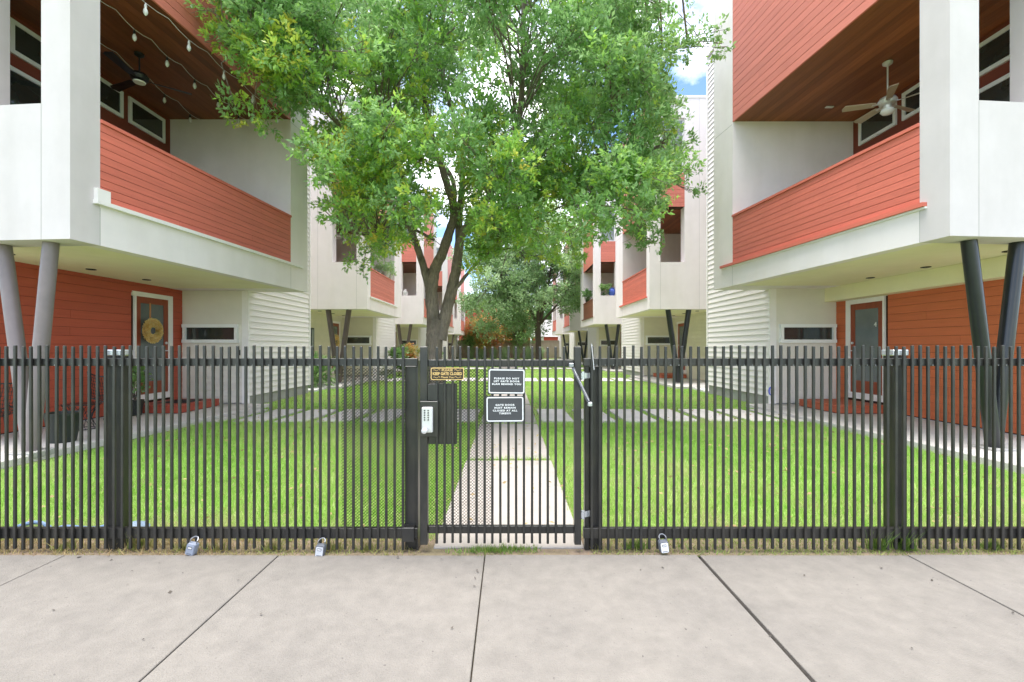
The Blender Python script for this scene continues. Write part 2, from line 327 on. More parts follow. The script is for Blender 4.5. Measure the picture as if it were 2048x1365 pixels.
# ------------------------------------------------------------------ houses
ZROOF = 10.95; XB = 8.15; XW = 6.5
def house(s, k, N, F, yp, yw, yend, skew, zsof, zpar, zptop, zceil, cfg):
    """s side of the court, k row; N near corner, F far corner of the projecting balcony (|x|, y)."""
    xn, yn = N; xf, yf = F; t = 0.39
    h = empty('townhouse', (s*8.15, yn+3, 0), cfg['label'], 'house', 'townhouses along the court')
    fx = lambda y: xn+(xf-xn)*(y-yn)/(yf-yn)
    fy = lambda x: yn+skew*(x-xn)
    P = lambda poly: [(s*x, y) for x, y in poly]
    def pr(poly, z0, z1, name, mat, par=h, **kw): return MB().prism(P(poly), z0, z1).build(name, mat, par, **kw)
    def fb(a, b, d0, d1): return [(fx(a)+d0, a), (fx(b)+d0, b), (fx(b)+d1, b), (fx(a)+d1, a)]
    def boards(name, mat, a, b, poly_of, zs, hh):      # rows of boards, some in two lengths
        for z in zs:
            if k == 1 and random.random() < 0.6:
                c = random.uniform(a+0.8, b-0.8)
                for q0, q1 in ((a, c-0.0015), (c+0.0015, b)): pr(poly_of(q0, q1), z, z+hh, name, mat)
            else:
                key = (name, mat, round(a, 3), round(b, 3), round(hh, 4))
                if key not in shared: shared[key] = MB().prism(P(poly_of(a, b)), 0, hh).mesh(name, mat)
                inst(name, shared[key], h, (0, 0, z))
    shared = {}
    def ff(a, b, e0, e1): return [(a, fy(a)+e0), (b, fy(b)+e0), (b, fy(b)+e1), (a, fy(a)+e1)]
    detail = k <= 2
    st = cfg.get('stucco', 'stucco')
    x1, x2, xo = xn+0.41, xn+1.33, 9.6
    zs0, zs1, zw0, zw1 = zsof+1.78, zceil+0.03, 8.13, 10.2
    yi = yn+t
    # body behind the porch, wing with lap siding
    pr([(XB, yi+0.25), (13, yi+0.25), (13, yend), (XB, yend)], 0, ZROOF-0.05, 'main_wall', st)
    pr([(XW+0.02, yw+0.03), (XB, yw+0.03), (XB, yend-0.01), (XW+0.02, yend-0.01)], 0.30, ZROOF-0.05, 'wing_wall', 'lap')
    pr([(XW+0.035, yw+0.04), (XB, yw+0.04), (XB, yend-0.03), (XW+0.035, yend-0.03)], -0.1, 0.295, 'foundation', 'found')
    # lap siding on the court side of the wing
    ex = 0.155; nb = int((ZROOF-0.1-0.28)/ex)
    def lapboard(mb, z):
        a = [(s*XW-s*0.0, yw+0.05, z), (s*(XW-0.016), yw+0.05, z), (s*(XW+0.012), yw+0.05, z+ex+0.012), (s*(XW+0.02), yw+0.05, z+ex+0.012)]
        b = [(p[0], yend-0.06, p[2]) for p in a]
        mb.quadprism(a, b)
    ww = h
    if detail:
        m0 = MB(); lapboard(m0, 0.0); me = m0.mesh('lap_board', 'lap')
        for i in range(nb): inst('lap_board', me, ww, (0, 0, 0.28+i*ex))
    else:
        m0 = MB()
        for i in range(nb): lapboard(m0, 0.28+i*ex)
        m0.build('lap_boards', 'lap', ww, kind='stuff')
    pr([(XW-0.034, yend-0.06), (XW+0.1, yend-0.06), (XW+0.1, yend+0.012), (XW-0.034, yend+0.012)], 0.27, ZROOF, 'corner_board', 'trim')
    pr([(XW-0.034, yw-0.012), (XW+0.13, yw-0.012), (XW+0.13, yw+0.03), (XW-0.034, yw+0.05)], 0.1, zsof, 'corner_board', 'trim')
    # street-facing ground floor wall of the wing with its long window
    zsplit = 2.14
    pr([(XW+0.13, yw), (XB, yw), (XB, yw+0.03), (XW+0.13, yw+0.03)], zsplit, zsof, 'wall_panel', cfg.get('panel', 'panel_cream'))
    nlow = int(zsplit/0.155); me = None
    for i in range(nlow):
        z0 = 0.12+i*(zsplit-0.12)/nlow; z1 = 0.12+(i+1)*(zsplit-0.12)/nlow-0.003
        if z1 > 1.66: continue
        if detail: pr([(XW+0.13, yw), (XB, yw), (XB, yw+0.03), (XW+0.13, yw+0.03)], z0, z1, 'wall_board', cfg.get('panel', 'panel_cream'))
    pr([(XW+0.13, yw+0.004), (XB, yw+0.004), (XB, yw+0.032), (XW+0.13, yw+0.032)], 1.5 if detail else 0.1, zsplit, 'wall_band', cfg.get('panel', 'panel_cream'))
    wx0, wx1, wz0, wz1 = XW+0.22, XB-0.09, 1.63, 2.05
    w = MB()
    for a, b, c, d in ((wx0-0.02, wx1+0.02, wz0-0.02, wz0+0.06), (wx0-0.02, wx1+0.02, wz1-0.06, wz1+0.02), (wx0, wx0+0.06, wz0+0.06, wz1-0.06), (wx1-0.06, wx1, wz0+0.06, wz1-0.06)):
        w.prism(P([(a, yw-0.085), (b, yw-0.085), (b, yw+0.003), (a, yw+0.003)]), c, d)
    w = w.build('window', 'white', h)
    pr([(wx0+0.06, yw-0.02), (wx1-0.06, yw-0.02), (wx1-0.06, yw-0.01), (wx0+0.06, yw-0.01)], wz0+0.06, wz1-0.06, 'pane', 'glass', w)
    # porch wall boards, door
    yd0, yd1 = yw-1.5, yw-0.35; zd0, zd1 = 0.45, 2.62
    pc = cfg['porch']; e2 = 0.16; nr = int((zsof-0.12)/e2)+1; ystart = yi+0.26
    pr([(XB-0.012, ystart), (XB+0.01, ystart), (XB+0.01, yw+0.02), (XB-0.012, yw+0.02)], 0.1, zsof, 'board_backing', 'groove' if 'porch' in pc else pc)
    if detail:
        mfull = MB().prism(P([(XB-0.03, ystart), (XB-0.012, ystart), (XB-0.012, yw), (XB-0.03, yw)]), 0, e2-0.005).mesh('porch_board', pc)
        mfar = MB().prism(P([(XB-0.03, yd1+0.02), (XB-0.012, yd1+0.02), (XB-0.012, yw), (XB-0.03, yw)]), 0, e2-0.005).mesh('porch_board', pc)
        for i in range(nr):
            z = 0.12+i*e2
            if z+e2 > zsof+0.1: break
            if z > zd1: inst('porch_board', mfull, h, (0, 0, z))
            else: boards('porch_board', pc, ystart, yd0-0.02, lambda q0, q1: [(XB-0.03, q0), (XB-0.012, q0), (XB-0.012, q1), (XB-0.03, q1)], [z], e2-0.005); inst('porch_board', mfar, h, (0, 0, z))
    if cfg.get('bulkhead'): pr([(XB-0.32, ystart), (XB-0.031, ystart), (XB-0.031, yw-0.002), (XB-0.32, yw-0.002)], zsof-0.33, zsof, 'bulkhead', 'soffit')
    dtop = min(zd1, zsof-0.34 if cfg.get('bulkhead') else 9)
    fr = MB()
    for a, b, c, d in ((yd0+0.05, yd0+0.09, zd0, dtop), (yd1-0.13, yd1, zd0, dtop), (yd0, yd1, dtop, dtop+0.1 if not cfg.get('bulkhead') else dtop+0.005), (yd0, yd1, zd0-0.14, zd0)):
        fr.prism(P([(XB-0.06, a), (XB-0.01, a), (XB-0.01, b), (XB-0.06, b)]), c, d)
    if cfg.get('bulkhead'): fr.prism(P([(XB-0.065, yd0+0.09), (XB-0.012, yd0+0.09), (XB-0.012, yd1-0.13), (XB-0.065, yd1-0.13)]), dtop-0.1, dtop)
    fr.build('door_frame', 'trim', h)
    dz1 = dtop-0.1 if cfg.get('bulkhead') else dtop
    a, b = yd0+0.09, yd1-0.13
    dr = MB()
    for q0, q1, c, d in ((a, a+0.13, zd0, dz1), (b-0.13, b, zd0, dz1), (a+0.13, b-0.13, zd0, zd0+0.28), (a+0.13, b-0.13, dz1-0.14, dz1)):
        dr.prism(P([(XB-0.04, q0), (XB-0.0135, q0), (XB-0.0135, q1), (XB-0.04, q1)]), c, d)
    dr = dr.build('door', 'door', h)
    pr([(XB-0.03, a+0.13), (XB-0.02, a+0.13), (XB-0.02, b-0.13), (XB-0.03, b-0.13)], zd0+0.28, dz1-0.14, 'pane', 'frost', dr)
    if detail:
        MB().tube([(s*(XB-0.04), b-0.07, 1.42), (s*(XB-0.09), b-0.07, 1.42), (s*(XB-0.09), b-0.19, 1.42)], 0.012).build('handle', 'steel', dr, smooth=True)
        MB().lathe((s*(XB-0.04), b-0.07, 1.6), [(0.03, 0), (0.03, -s*0.025), (0.01, -s*0.03)], 12, 'X').build('deadbolt', 'steel', dr)
    # front wall of the upper storeys
    pr([(xn, yn), (x1, fy(x1)), (x1, fy(x1)+t), (fx(yi), yi)], zsof, ZROOF, 'corner_pier', st)
    pr(ff(x1, x2, 0, t), zsof, zs0, 'front_wall', st)
    pr(ff(x2, xo, 0, t), zsof, ZROOF, 'front_wall', st)
    pr(ff(x1, x2, 0, t), zw1, ZROOF, 'front_wall', st)
    pr(ff(x1, x2, 0.03, t), zs1, zw0, 'panel_backing', 'groove')
    np_ = 8; hp = (zw0-zs1)/np_
    if detail or k == 3:
        me = MB().prism(P(ff(x1, x2, 0.008, 0.03)), 0, hp-0.007).mesh('plank', cfg['upper'])
        for i in range(np_): inst('plank', me, h, (0, 0, zs1+i*hp))
    else: pr(ff(x1, x2, 0.008, 0.03), zs1, zw0, 'plank_panel', cfg['upper'])
    w = MB(); f = 0.06; zm = (zw0+zw1)/2-0.1
    for a, b, c, d in ((x1, x2, zw0, zw0+f), (x1, x2, zw1-f, zw1), (x1, x1+f, zw0+f, zw1-f), (x2-f, x2, zw0+f, zw1-f), (x1+f, x2-f, zm-0.04, zm+0.04)):
        w.prism(P(ff(a, b, 0.09, 0.16)), c, d)
    w = w.build('window', 'white', h)
    pr(ff(x1+f, x2-f, 0.12, 0.13), zw0+f, zm-0.04, 'pane', 'glass_up', w); pr(ff(x1+f, x2-f, 0.12, 0.13), zm+0.04, zw1-f, 'pane', 'glass_up', w)
    pr(ff(x1, x2, 0.2, t), zw0, zw1, 'window_blind', 'blind')
    if k <= 2:
        for (poly, z0, z1) in ((ff(x2+0.55, x2+0.556, -0.0015, 0.01), zsof, ZROOF), (ff(x1-0.003, x1+0.003, -0.0015, 0.01), zsof, zs0), (fb(yi-0.003, yi+0.003, -0.0015, 0.01), zsof, zpar-0.08), (fb(yp, yp+0.006, -0.0015, 0.01), zsof, zpar-0.08), (fb(yp+0.02, yf, -0.0015, 0.01), zceil-0.06, zceil-0.052), (ff(xn+0.01, x1-0.01, -0.0015, 0.01), zceil-0.06, zceil-0.052)):
            pr(poly, z0, z1, 'control_joint', 'found')
    # court side: band, parapet, far pier, cladding, ceiling, soffit
    pr([(fx(yi), yi), (fx(yp), yp), (fx(yp)+0.2, yp), (fx(yi)+0.2, yi)], zsof, zpar, 'parapet_band', 'panel_white_shade_lift' if st == 'stucco' else st)
    pr([(fx(yp), yp), (xf, yf), (XB, yf), (XB, yp)], zsof, ZROOF, 'far_pier', 'panel_white_shade_lift' if st == 'stucco' else st)  # white panel colour also lifts the pier's shaded inner face
    pr([(fx(yi)+0.2, yi), (fx(yp)+0.2, yp), (XB, yp), (XB, yi+0.25), (9.5, yi+0.25), (9.5, fy(9.5)+t)], zsof+0.003, zpar-0.15, 'soffit_slab', 'soffit')
    pr(fb(yi, yp, 0.035, 0.13), zpar, zptop-0.05, 'parapet_wall', 'groove')
    pm = cfg['parapet']; n = 10; hp = (zptop-0.05-zpar)/n
    if detail or k == 3:
        boards('plank', pm, yi+0.002, yp-0.002, lambda q0, q1: fb(q0, q1, 0.0, 0.035), [zpar+i*hp+0.004 for i in range(n)], hp-0.008)
    else: pr(fb(yi, yp, 0.0, 0.03), zpar, zptop-0.05, 'plank_panel', pm)
    pr(fb(yi, yp, -0.025, 0.16), zptop-0.048, zptop, 'parapet_cap', pm)
    lm = cfg['ledge']
    pr(fb(yi-0.10, yp+0.42, -0.07, -0.001), zpar-0.045, zpar+0.01, 'ledge', lm)
    if cfg.get('flashing'): pr(fb(yi-0.10, yp+0.42, -0.03, -0.001), zpar-0.075, zpar-0.047, 'flashing', 'white')
    if cfg.get('corbel'): pr(fb(yi-0.09, yi+0.09, -0.06, -0.002), zpar+0.012, zpar+0.17, 'corner_block', 'trim')
    pr(fb(yi, yp, 0.035, 0.22), zceil+0.032, ZROOF, 'cladding_wall', 'groove')
    ux = 0.157; n = int((ZROOF-zceil)/ux); hp = (ZROOF-zceil)/n
    um = cfg['upper']
    if detail:
        boards('plank', um, yi+0.002, yp-0.002, lambda q0, q1: fb(q0, q1, 0.0, 0.035), [zceil+i*hp for i in range(n)], hp-0.010)
    else: pr(fb(yi, yp, 0.0, 0.03), zceil, ZROOF, 'plank_panel', um)
    pr([(fx(yi)+0.22, yi), (fx(yp)+0.22, yp), (XB, yp), (XB, yi+0.26), (9.5, yi+0.26), (9.5, fy(9.5)+t)], zceil+0.033, zceil+0.25, 'ceiling_slab', 'groove')
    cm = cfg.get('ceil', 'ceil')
    if detail:
        cw = 0.145; me = MB().prism(P(fb(yi+0.003, yp-0.003, 0.036, 0.036+cw-0.004)), 0, 0.02).mesh('ceiling_board', cm)
        n = int((XB-xf)/cw)+1
        for i in range(n): inst('ceiling_board', me, h, (s*i*cw, 0, zceil+0.008))
    else: pr([(fx(yi)+0.22, yi), (fx(yp)+0.22, yp), (XB, yp), (XB, yi)], zceil, zceil+0.028, 'ceiling_panel', cm)
    # wall behind the balcony with high windows and a glazed door
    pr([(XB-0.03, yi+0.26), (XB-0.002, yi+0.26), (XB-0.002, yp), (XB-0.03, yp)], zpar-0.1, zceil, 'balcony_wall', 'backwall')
    for j, (q0, q1, c, d) in enumerate(((yp-1.2, yp-0.2, zceil-0.66, zceil-0.1), (yp-2.35, yp-1.35, zceil-0.66, zceil-0.1), (yp-3.5, yp-2.5, zceil-0.66, zceil-0.1), (yi+0.32, yp-2.4, zpar-0.1, zceil-0.88))):
        if k > 2 and j > 1: continue
        w = MB(); f = 0.07
        for a, b, c0, d0 in ((q0, q1, c, c+f), (q0, q1, d-f, d), (q0, q0+f, c+f, d-f), (q1-f, q1, c+f, d-f)):
            w.prism(P([(XB-0.07, a), (XB-0.031, a), (XB-0.031, b), (XB-0.07, b)]), c0, d0)
        w = w.build('balcony_door' if j == 3 else 'window', 'white', h)
        pr([(XB-0.05, q0+f), (XB-0.04, q0+f), (XB-0.04, q1-f), (XB-0.05, q1-f)], c+f, d-f, 'pane', 'glass', w)
    # downlights
    for yy in ((yi+0.55, yi+1.9, yi+3.15) if k <= 2 else ()):
        d = MB().lathe((s*(XB-0.6), yy, zsof+0.003), [(0.075, 0), (0.075, -0.012), (0.055, -0.012), (0.05, -0.004)], 18).build('downlight', 'dark', h)
    # roof slab with coping
    pr([(xn-0.03, yn-0.03), (9.63, fy(9.63)-0.03), (9.63, yi+0.3), (13.03, yi+0.3), (13.03, yend+0.03), (XW-0.04, yend+0.03), (XW-0.04, yf+0.03), (xf-0.03, yf+0.03)], ZROOF+0.002, ZROOF+0.09, 'roof', 'trim')
    # leaning columns in a V
    (bx, by), tops = cfg['vee']
    for tx, ty in tops:
        MB().tube([(s*(xn+bx), yn+by, 0.08), (s*(xn+tx), yn+ty, zsof+0.005)], cfg.get('vr', 0.086), 20).build('column', cfg['col'], h, smooth=True)
    MB().box(s*(xn+bx)-0.17, s*(xn+bx)+0.17, yn+by-0.17, yn+by+0.17, 0.03, 0.115).build('column_base', 'found', h, bevel=0.01)
    return h
vee1r = ((1.02, 0.42), ((0.52, 0.27), (1.31, 0.38)))
vee1l = ((0.72, 0.2), ((0.47, 0.22), (1.27, 0.36)))
vee2 = ((1.30, 0.55), ((0.81, 0.32), (1.61, 0.32)))
HL = ['white three-storey townhouse nearest on the left with wreath on its door and mauve-grey columns', 'second left townhouse, potted plants on its coral balcony rail and brown columns',
      'third left townhouse, half behind the big oak trunk', 'fourth left townhouse, seen just right of the big oak trunk', 'farthest left townhouse at the end of the court beside the tall grasses']
HR = ['white three-storey townhouse nearest on the right with orange porch wall and black columns', 'second right townhouse behind the oak crown, coral plank balcony over black columns',
      'third right townhouse with dark brown balcony planks and a blue pot in its opening', 'fourth right townhouse, greyer walls and small orange balcony', 'farthest right townhouse at the end of the court beside the wooden fence']
for s, labels in ((-1, HL), (1, HR)):
    for k in range(1, 6):
        cfg = dict(label=labels[k-1])
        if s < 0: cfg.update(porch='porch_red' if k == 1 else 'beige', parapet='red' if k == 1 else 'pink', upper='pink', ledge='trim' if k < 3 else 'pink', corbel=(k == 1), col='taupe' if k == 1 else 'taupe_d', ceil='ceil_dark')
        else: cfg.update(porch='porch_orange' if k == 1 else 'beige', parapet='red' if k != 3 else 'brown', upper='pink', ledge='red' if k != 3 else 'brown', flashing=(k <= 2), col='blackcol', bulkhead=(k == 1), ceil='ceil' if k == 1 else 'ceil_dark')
        if k > 1: cfg['stucco'] = 'panel_white_shade_lift'  # same stucco on the rear houses, colour lightened to make up for court shade
        if k == 4 and s > 0: cfg['stucco'] = 'stucco_cool'
        if k > 1: cfg['panel'] = 'beige'; cfg['vr'] = 0.10
        if k == 1 and s < 0: cfg['vee'] = vee1l; house(s, 1, (5.70, 5.85), (5.155, 11.54), 10.80, 11.2, 14.7, 0.08, 2.91, 3.51, 4.66, 6.96, cfg)
        elif k == 1: cfg['vee'] = vee1r; house(s, 1, (5.74, 5.85), (5.20, 11.40), 10.60, 11.15, 14.7, 0.08, 2.95, 3.47, 4.61, 6.81, cfg)
        else:
            o = 11.05*(k-2); cfg['vee'] = vee2
            house(s, k, (5.35, 17.06+o), (5.35, 22.4+o), 21.1+o, 22.0+o, 25.75+o, 0, 2.95, 3.45, 4.58, 6.81, cfg)
# concrete porch floors
for s in (-1, 1):
    for k in range(5):
        o = 11.05*k; e = 6.05
        poly = [(s*e, 5.2+o), (s*8.2, 5.2+o), (s*8.2, 11.4+o), (s*e, 11.4+o)]
        if k == 0: poly = [(s*(6.35 if s < 0 else 6.15), 4.6), (s*9, 4.6), (s*9, 11.3), (s*5.95, 11.3)]
        p = MB().prism(poly, -0.1, 0.085).build('porch_floor', 'porch_conc', bevel=0.01); p['kind'] = 'structure'
        a, b = sorted((s*e, s*8.2)); RECTS.append((a, b, 4.6 if k == 0 else 5.2+o, 11.35+o))
        a, b = sorted((s*(XW+0.02), s*8.2)); RECTS.append((a, b, 11.1+o, 14.7+o))

# wooden door steps
def deck(s, yc, label):
    e = empty('door_step', (s*7.5, yc, 0.085), label, 'step', 'door steps in the porches')
    x0, x1 = 6.98, 8.08; y0, y1 = yc-0.68, yc+0.62
    for i in range(8):
        w = (x1-x0)/8
        a, b = sorted((s*(x0+i*w+0.004), s*(x0+(i+1)*w-0.004)))
        MB().box(a, b, y0, y1, 0.225, 0.262).build('deck_board', cfgdeck, e, bevel=0.004)
    a, b = sorted((s*(x0+0.012), s*(x0+0.04)))
    MB().box(a, b, y0+0.012, y1, 0.10, 0.222).build('fascia', cfgdeck, e)
    a, b = sorted((s*(x0+0.042), s*x1))
    MB().box(a, b, y0+0.012, y0+0.04, 0.10, 0.222).build('fascia', cfgdeck, e)
    MB().box(a, b, y0+0.06, y1-0.02, 0.07, 0.221).build('base', 'dark', e)
mt['deck_red'] = M('deck_red', (0.33, 0.06, 0.035), 0.6, 0.15, 4, rnd=0.08); mt['deck_orange'] = M('deck_orange', (0.42, 0.10, 0.045), 0.6, 0.15, 4, rnd=0.08)
cfgdeck = 'deck_red'; deck(-1, 10.25, 'dark red wooden step below the wreath door, striped mat on it')
cfgdeck = 'deck_orange'; deck(1, 10.2, 'orange wooden step below the glass door numbered 4')
deck(1, 21.1, 'small orange step behind the black columns of the second right townhouse')
mat_ = MB()
for i in range(9): mat_.box(-7.75, -7.15, 9.95+i*0.075, 9.995+i*0.075, 0.264, 0.274)
mat_.box(-7.75, -7.72, 9.93, 10.62, 0.264, 0.272); mat_.box(-7.18, -7.15, 9.93, 10.62, 0.264, 0.272)
tag(mat_.build('door_mat', 'dark'), 'black slatted door mat on the dark red step', 'mat')

# ------------------------------------------------------------------ fence and gate
FY = 3.29; PW = 0.0178
def fp(px): return (px-VPX)/FPX*FY
def fz(py): return EYE+(VPY-py)/FPX*FY
picket_mesh = MB().box(-PW/2, PW/2, 0, PW, 0, 1.49).mesh('picket', 'black', bevel=0.0025)
gate_picket = MB().box(-PW/2, PW/2, 0, PW, 0, 1.44).mesh('picket', 'black', bevel=0.0025)
def fence(xa, xb, xs, posts, label, x):
    e = empty('metal_fence', ((xa+xb)/2, FY, 0), label, 'fence', 'steel picket fence panels')
    for z0, z1 in ((1.362, 1.418), (0.092, 0.168)):
        MB().box(xa, xb, FY+PW+0.001, FY+PW+0.04, z0, z1).build('rail', 'black', e, bevel=0.003)
    for px in xs:
        inst('picket', picket_mesh, e, (px, FY, 0.02+random.uniform(-0.006, 0.006)), (random.uniform(-.002, .002), random.uniform(-.002, .002), random.uniform(-.03, .03)))
    for a, b in posts:
        p = MB().box(a, b, FY+PW+0.043, FY+PW+0.143, -0.02, 1.435).build('post', 'black', e, bevel=0.004)
        MB().box(a-0.008, b+0.008, FY+PW+0.035, FY+PW+0.151, 1.437, 1.482).build('post_cap', 'galv', p, bevel=0.006)
    return e
lx = [fp(805.3)-0.0605*i for i in range(68)]
rx = [fp(1184)+0.0602*i for i in range(70)]
fl = fence(lx[-1]-0.1, fp(834), lx, [(-2.99, -2.89), (-4.75, -4.65)], 'black steel picket fence left of the gate, two lockboxes on its bottom rail', 0)
frr = fence(fp(1168), rx[-1]+0.1, rx, [(2.87, 2.97), (4.65, 4.75)], 'black steel picket fence right of the gate, one lockbox on its bottom rail', 1)
# gate posts (belong to the fences that carry them)
p = MB().box(-0.772, -0.685, FY+PW+0.043, FY+PW+0.133, -0.02, 1.36).build('gate_post', 'black', fl, bevel=0.004)
MB().box(-0.78, -0.69, FY-0.002, FY+PW+0.1, 0.075, 0.18).build('post_sleeve', 'black', fl, bevel=0.004)
MB().box(-0.682, -0.668, FY+PW+0.02, FY+PW+0.12, 0.0, 1.40).build('strike_plate', 'black', fl)
p = MB().box(0.566, 0.60, FY+PW+0.03, FY+PW+0.09, -0.02, 1.40).build('gate_post', 'black', frr, bevel=0.003)
MB().box(0.604, 0.70, FY+PW+0.043, FY+PW+0.143, -0.02, 1.36).build('gate_post', 'black', frr, bevel=0.004)
# small rivets where pickets meet the rails
for e, xs_ in ((fl, lx), (frr, rx)):
    rv = MB()
    for x in xs_:
        for z in (1.368,):
            if random.random() < 0.6: rv.lathe((x-0.02, FY+PW-0.001, z), [(0.004, 0), (0.002, -0.003)], 6, 'Y')
    rv.build('rivets', 'galv', e, kind='stuff')
# expanded metal screens
def screen(x0, x1, z0, z1, y, parent):
    pit, cw, th = 0.0115, 0.024, 0.0026
    m = MB(); nr = int((z1-z0)/pit); nc = int((x1-x0)/cw*2)
    for r in range(nr):
        zb = z0+r*pit; up = r % 2
        top = []; bot = []
        for c in range(nc+1):
            x = x0+c*cw/2; z = zb+(pit*0.5 if (c+up) % 2 else -pit*0.5)*0.98
            top.append((x, y-0.0015, z+th)); bot.append((x, y+0.0015, z-th))
        k = len(m.v); m.v += top+bot; q = nc+1
        m.f += [(k+i, k+i+1, k+q+i+1, k+q+i) for i in range(nc)]
    me = bpy.data.meshes.new('mesh_screen'); me.from_pydata(m.v, [], m.f); me.materials.append(mt['black'])
    o = bpy.data.objects.new('mesh_screen', me); link(o, parent, (0, 0, 0)); o['kind'] = 'stuff'; return o
screen(fp(676), fp(808), 0.13, 1.36, FY+PW+0.05, fl)
gate = empty('metal_gate', (0, FY, 0), 'black steel picket gate in the middle with keypad lock and mesh screen', 'gate')
gx = [fp(780+c*0.337) for c in (276, 323, 371, 418, 466, 513, 561, 607, 655, 703, 749, 795, 843, 890, 937, 985, 1035)]
for x in gx: inst('picket', gate_picket, gate, (x, FY, 0.065+random.uniform(-.004, .004)), (0, random.uniform(-.002, .002), random.uniform(-.03, .03)))
for a, b in ((fp(840), fp(855)), (fp(1149), fp(1162.5))):
    MB().box(a, b, FY-0.004, FY+PW+0.036, 0.055, 1.505).build('stile', 'black', gate, bevel=0.004)
MB().box(fp(855)+0.001, fp(1149)-0.001, FY+PW+0.001, FY+PW+0.034, 1.358, 1.408).build('rail', 'black', gate, bevel=0.003)
MB().box(fp(855)+0.001, fp(1149)-0.001, FY+PW+0.001, FY+PW+0.034, 0.13, 0.185).build('rail', 'black', gate, bevel=0.003)
screen(fp(855), fp(987), 0.18, 1.35, FY+PW+0.042, gate)
MB().box(fp(855)+0.002, fp(913), FY+PW+0.002, FY+PW+0.03, fz(890), fz(768)).build('guard_plate', 'black', gate, bevel=0.002)
MB().box(fp(855)+0.002, fp(875), FY-0.006, FY-0.0015, fz(801), fz(769)).build('cover_plate', 'black', gate, bevel=0.001)
lock = MB().box(fp(841), fp(877), FY-0.03, FY-0.007, fz(873), fz(802)).build('lock_box', 'black', gate, bevel=0.004)
kp = MB().box(fp(846.5), fp(868), FY-0.065, FY-0.031, fz(863), fz(813)).build('keypad_lock', 'steel', gate, bevel=0.006)
for r_ in range(5):
    for c_ in range(2):
        MB().lathe((fp(852.5)+c_*0.026, FY-0.066, fz(819+r_*4.6)), [(0.0055, 0), (0.0055, -0.004), (0.003, -0.006)], 8, 'Y').build('button', 'dark', kp)
MB().lathe((fp(854), FY-0.066, fz(857)), [(0.012, 0), (0.012, -0.02), (0.02, -0.022), (0.02, -0.045), (0.012, -0.05)], 18, 'Y').build('knob', 'steel', gate, smooth=True)
# spring closer and hinges
A = Vector((fp(1142), FY-0.02, fz(731))); B = Vector((fp(1179), FY-0.01, fz(808))); d = (B-A); n1 = Vector((0, 1, 0)); n2 = d.normalized().cross(n1)
pts = []
turns = 30; res = 8
for i in range(turns*res+1):
    f = i/(turns*res); a = 2*math.pi*i/res; pts.append(A+d*(0.07+0.86*f)+(n1*math.cos(a)+n2*math.sin(a))*0.0125)
MB().tube(pts, 0.0028, 5).build('closer_spring', 'springsteel', gate, smooth=True)
MB().tube([A, B], 0.006, 6).build('closer_rod', 'dark', gate)
MB().box(A.x-0.018, A.x+0.016, FY-0.035, FY-0.005, A.z-0.014, A.z+0.016).build('spring_bracket', 'springsteel', gate, bevel=0.004)
MB().box(B.x-0.014, B.x+0.016, FY-0.03, FY+0.03, B.z-0.016, B.z+0.014).build('spring_bracket', 'galv', gate, bevel=0.004)
for z in (fz(752), fz(1031)):
    hm = MB().lathe((0.545, FY+0.012, z-0.03), [(0.013, 0), (0.013, 0.06)], 10); hm.prism([(0.53, FY), (0.60, FY+0.03), (0.60, FY+0.04), (0.53, FY+0.012)], z-0.02, z+0.02)
    hm.build('hinge', 'galv', gate, smooth=True)
MB().tube([(fp(1183), FY-0.004, fz(688)), (fp(1184), FY-0.014, fz(705)), (fp(1186.5), FY-0.012, fz(728)), (fp(1187.5), FY-0.012, fz(740))], 0.0022, 5).build('wire_tie', 'white', frr)

# ------------------------------------------------------------------ signs
def text_part(body, x, z, y, size, mat, parent, sx=1.0, rot=0.0, bold=0.0):
    cu = bpy.data.curves.new('lettering', 'FONT'); cu.body = body; cu.align_x = 'CENTER'; cu.align_y = 'CENTER'; cu.size = size; cu.extrude = 0.0006; cu.offset = bold; cu.space_character = 1.0+0.22*(sx > 1.2); cu.resolution_u = 2
    o = bpy.data.objects.new('tmp', cu); COL.objects.link(o); dg = bpy.context.evaluated_depsgraph_get()
    me = bpy.data.meshes.new_from_object(o.evaluated_get(dg)); bpy.data.objects.remove(o)
    Mx = Matrix.Translation((x, y, z)) @ Matrix.Rotation(rot, 4, 'Y') @ Matrix.Rotation(R(90), 4, 'X') @ Matrix.Diagonal((sx, 1, 1, 1))
    me.transform(Mx); me.materials.clear(); me.materials.append(mt[mat]); me.name = 'lettering'
    p = bpy.data.objects.new('lettering', me); link(p, parent, (0, 0, 0)); p['kind'] = 'stuff'; return p
def rrect(cx, cz, w, h, r, y0, y1, n=5):
    pts = []
    for sx, sz, a0 in ((1, 1, 0), (-1, 1, 90), (-1, -1, 180), (1, -1, 270)):
        for i in range(n+1):
            a = R(a0+90*i/n); pts.append((cx+sx*(w/2-r)+r*math.cos(a), cz+sz*(h/2-r)+r*math.sin(a)))
    return pts
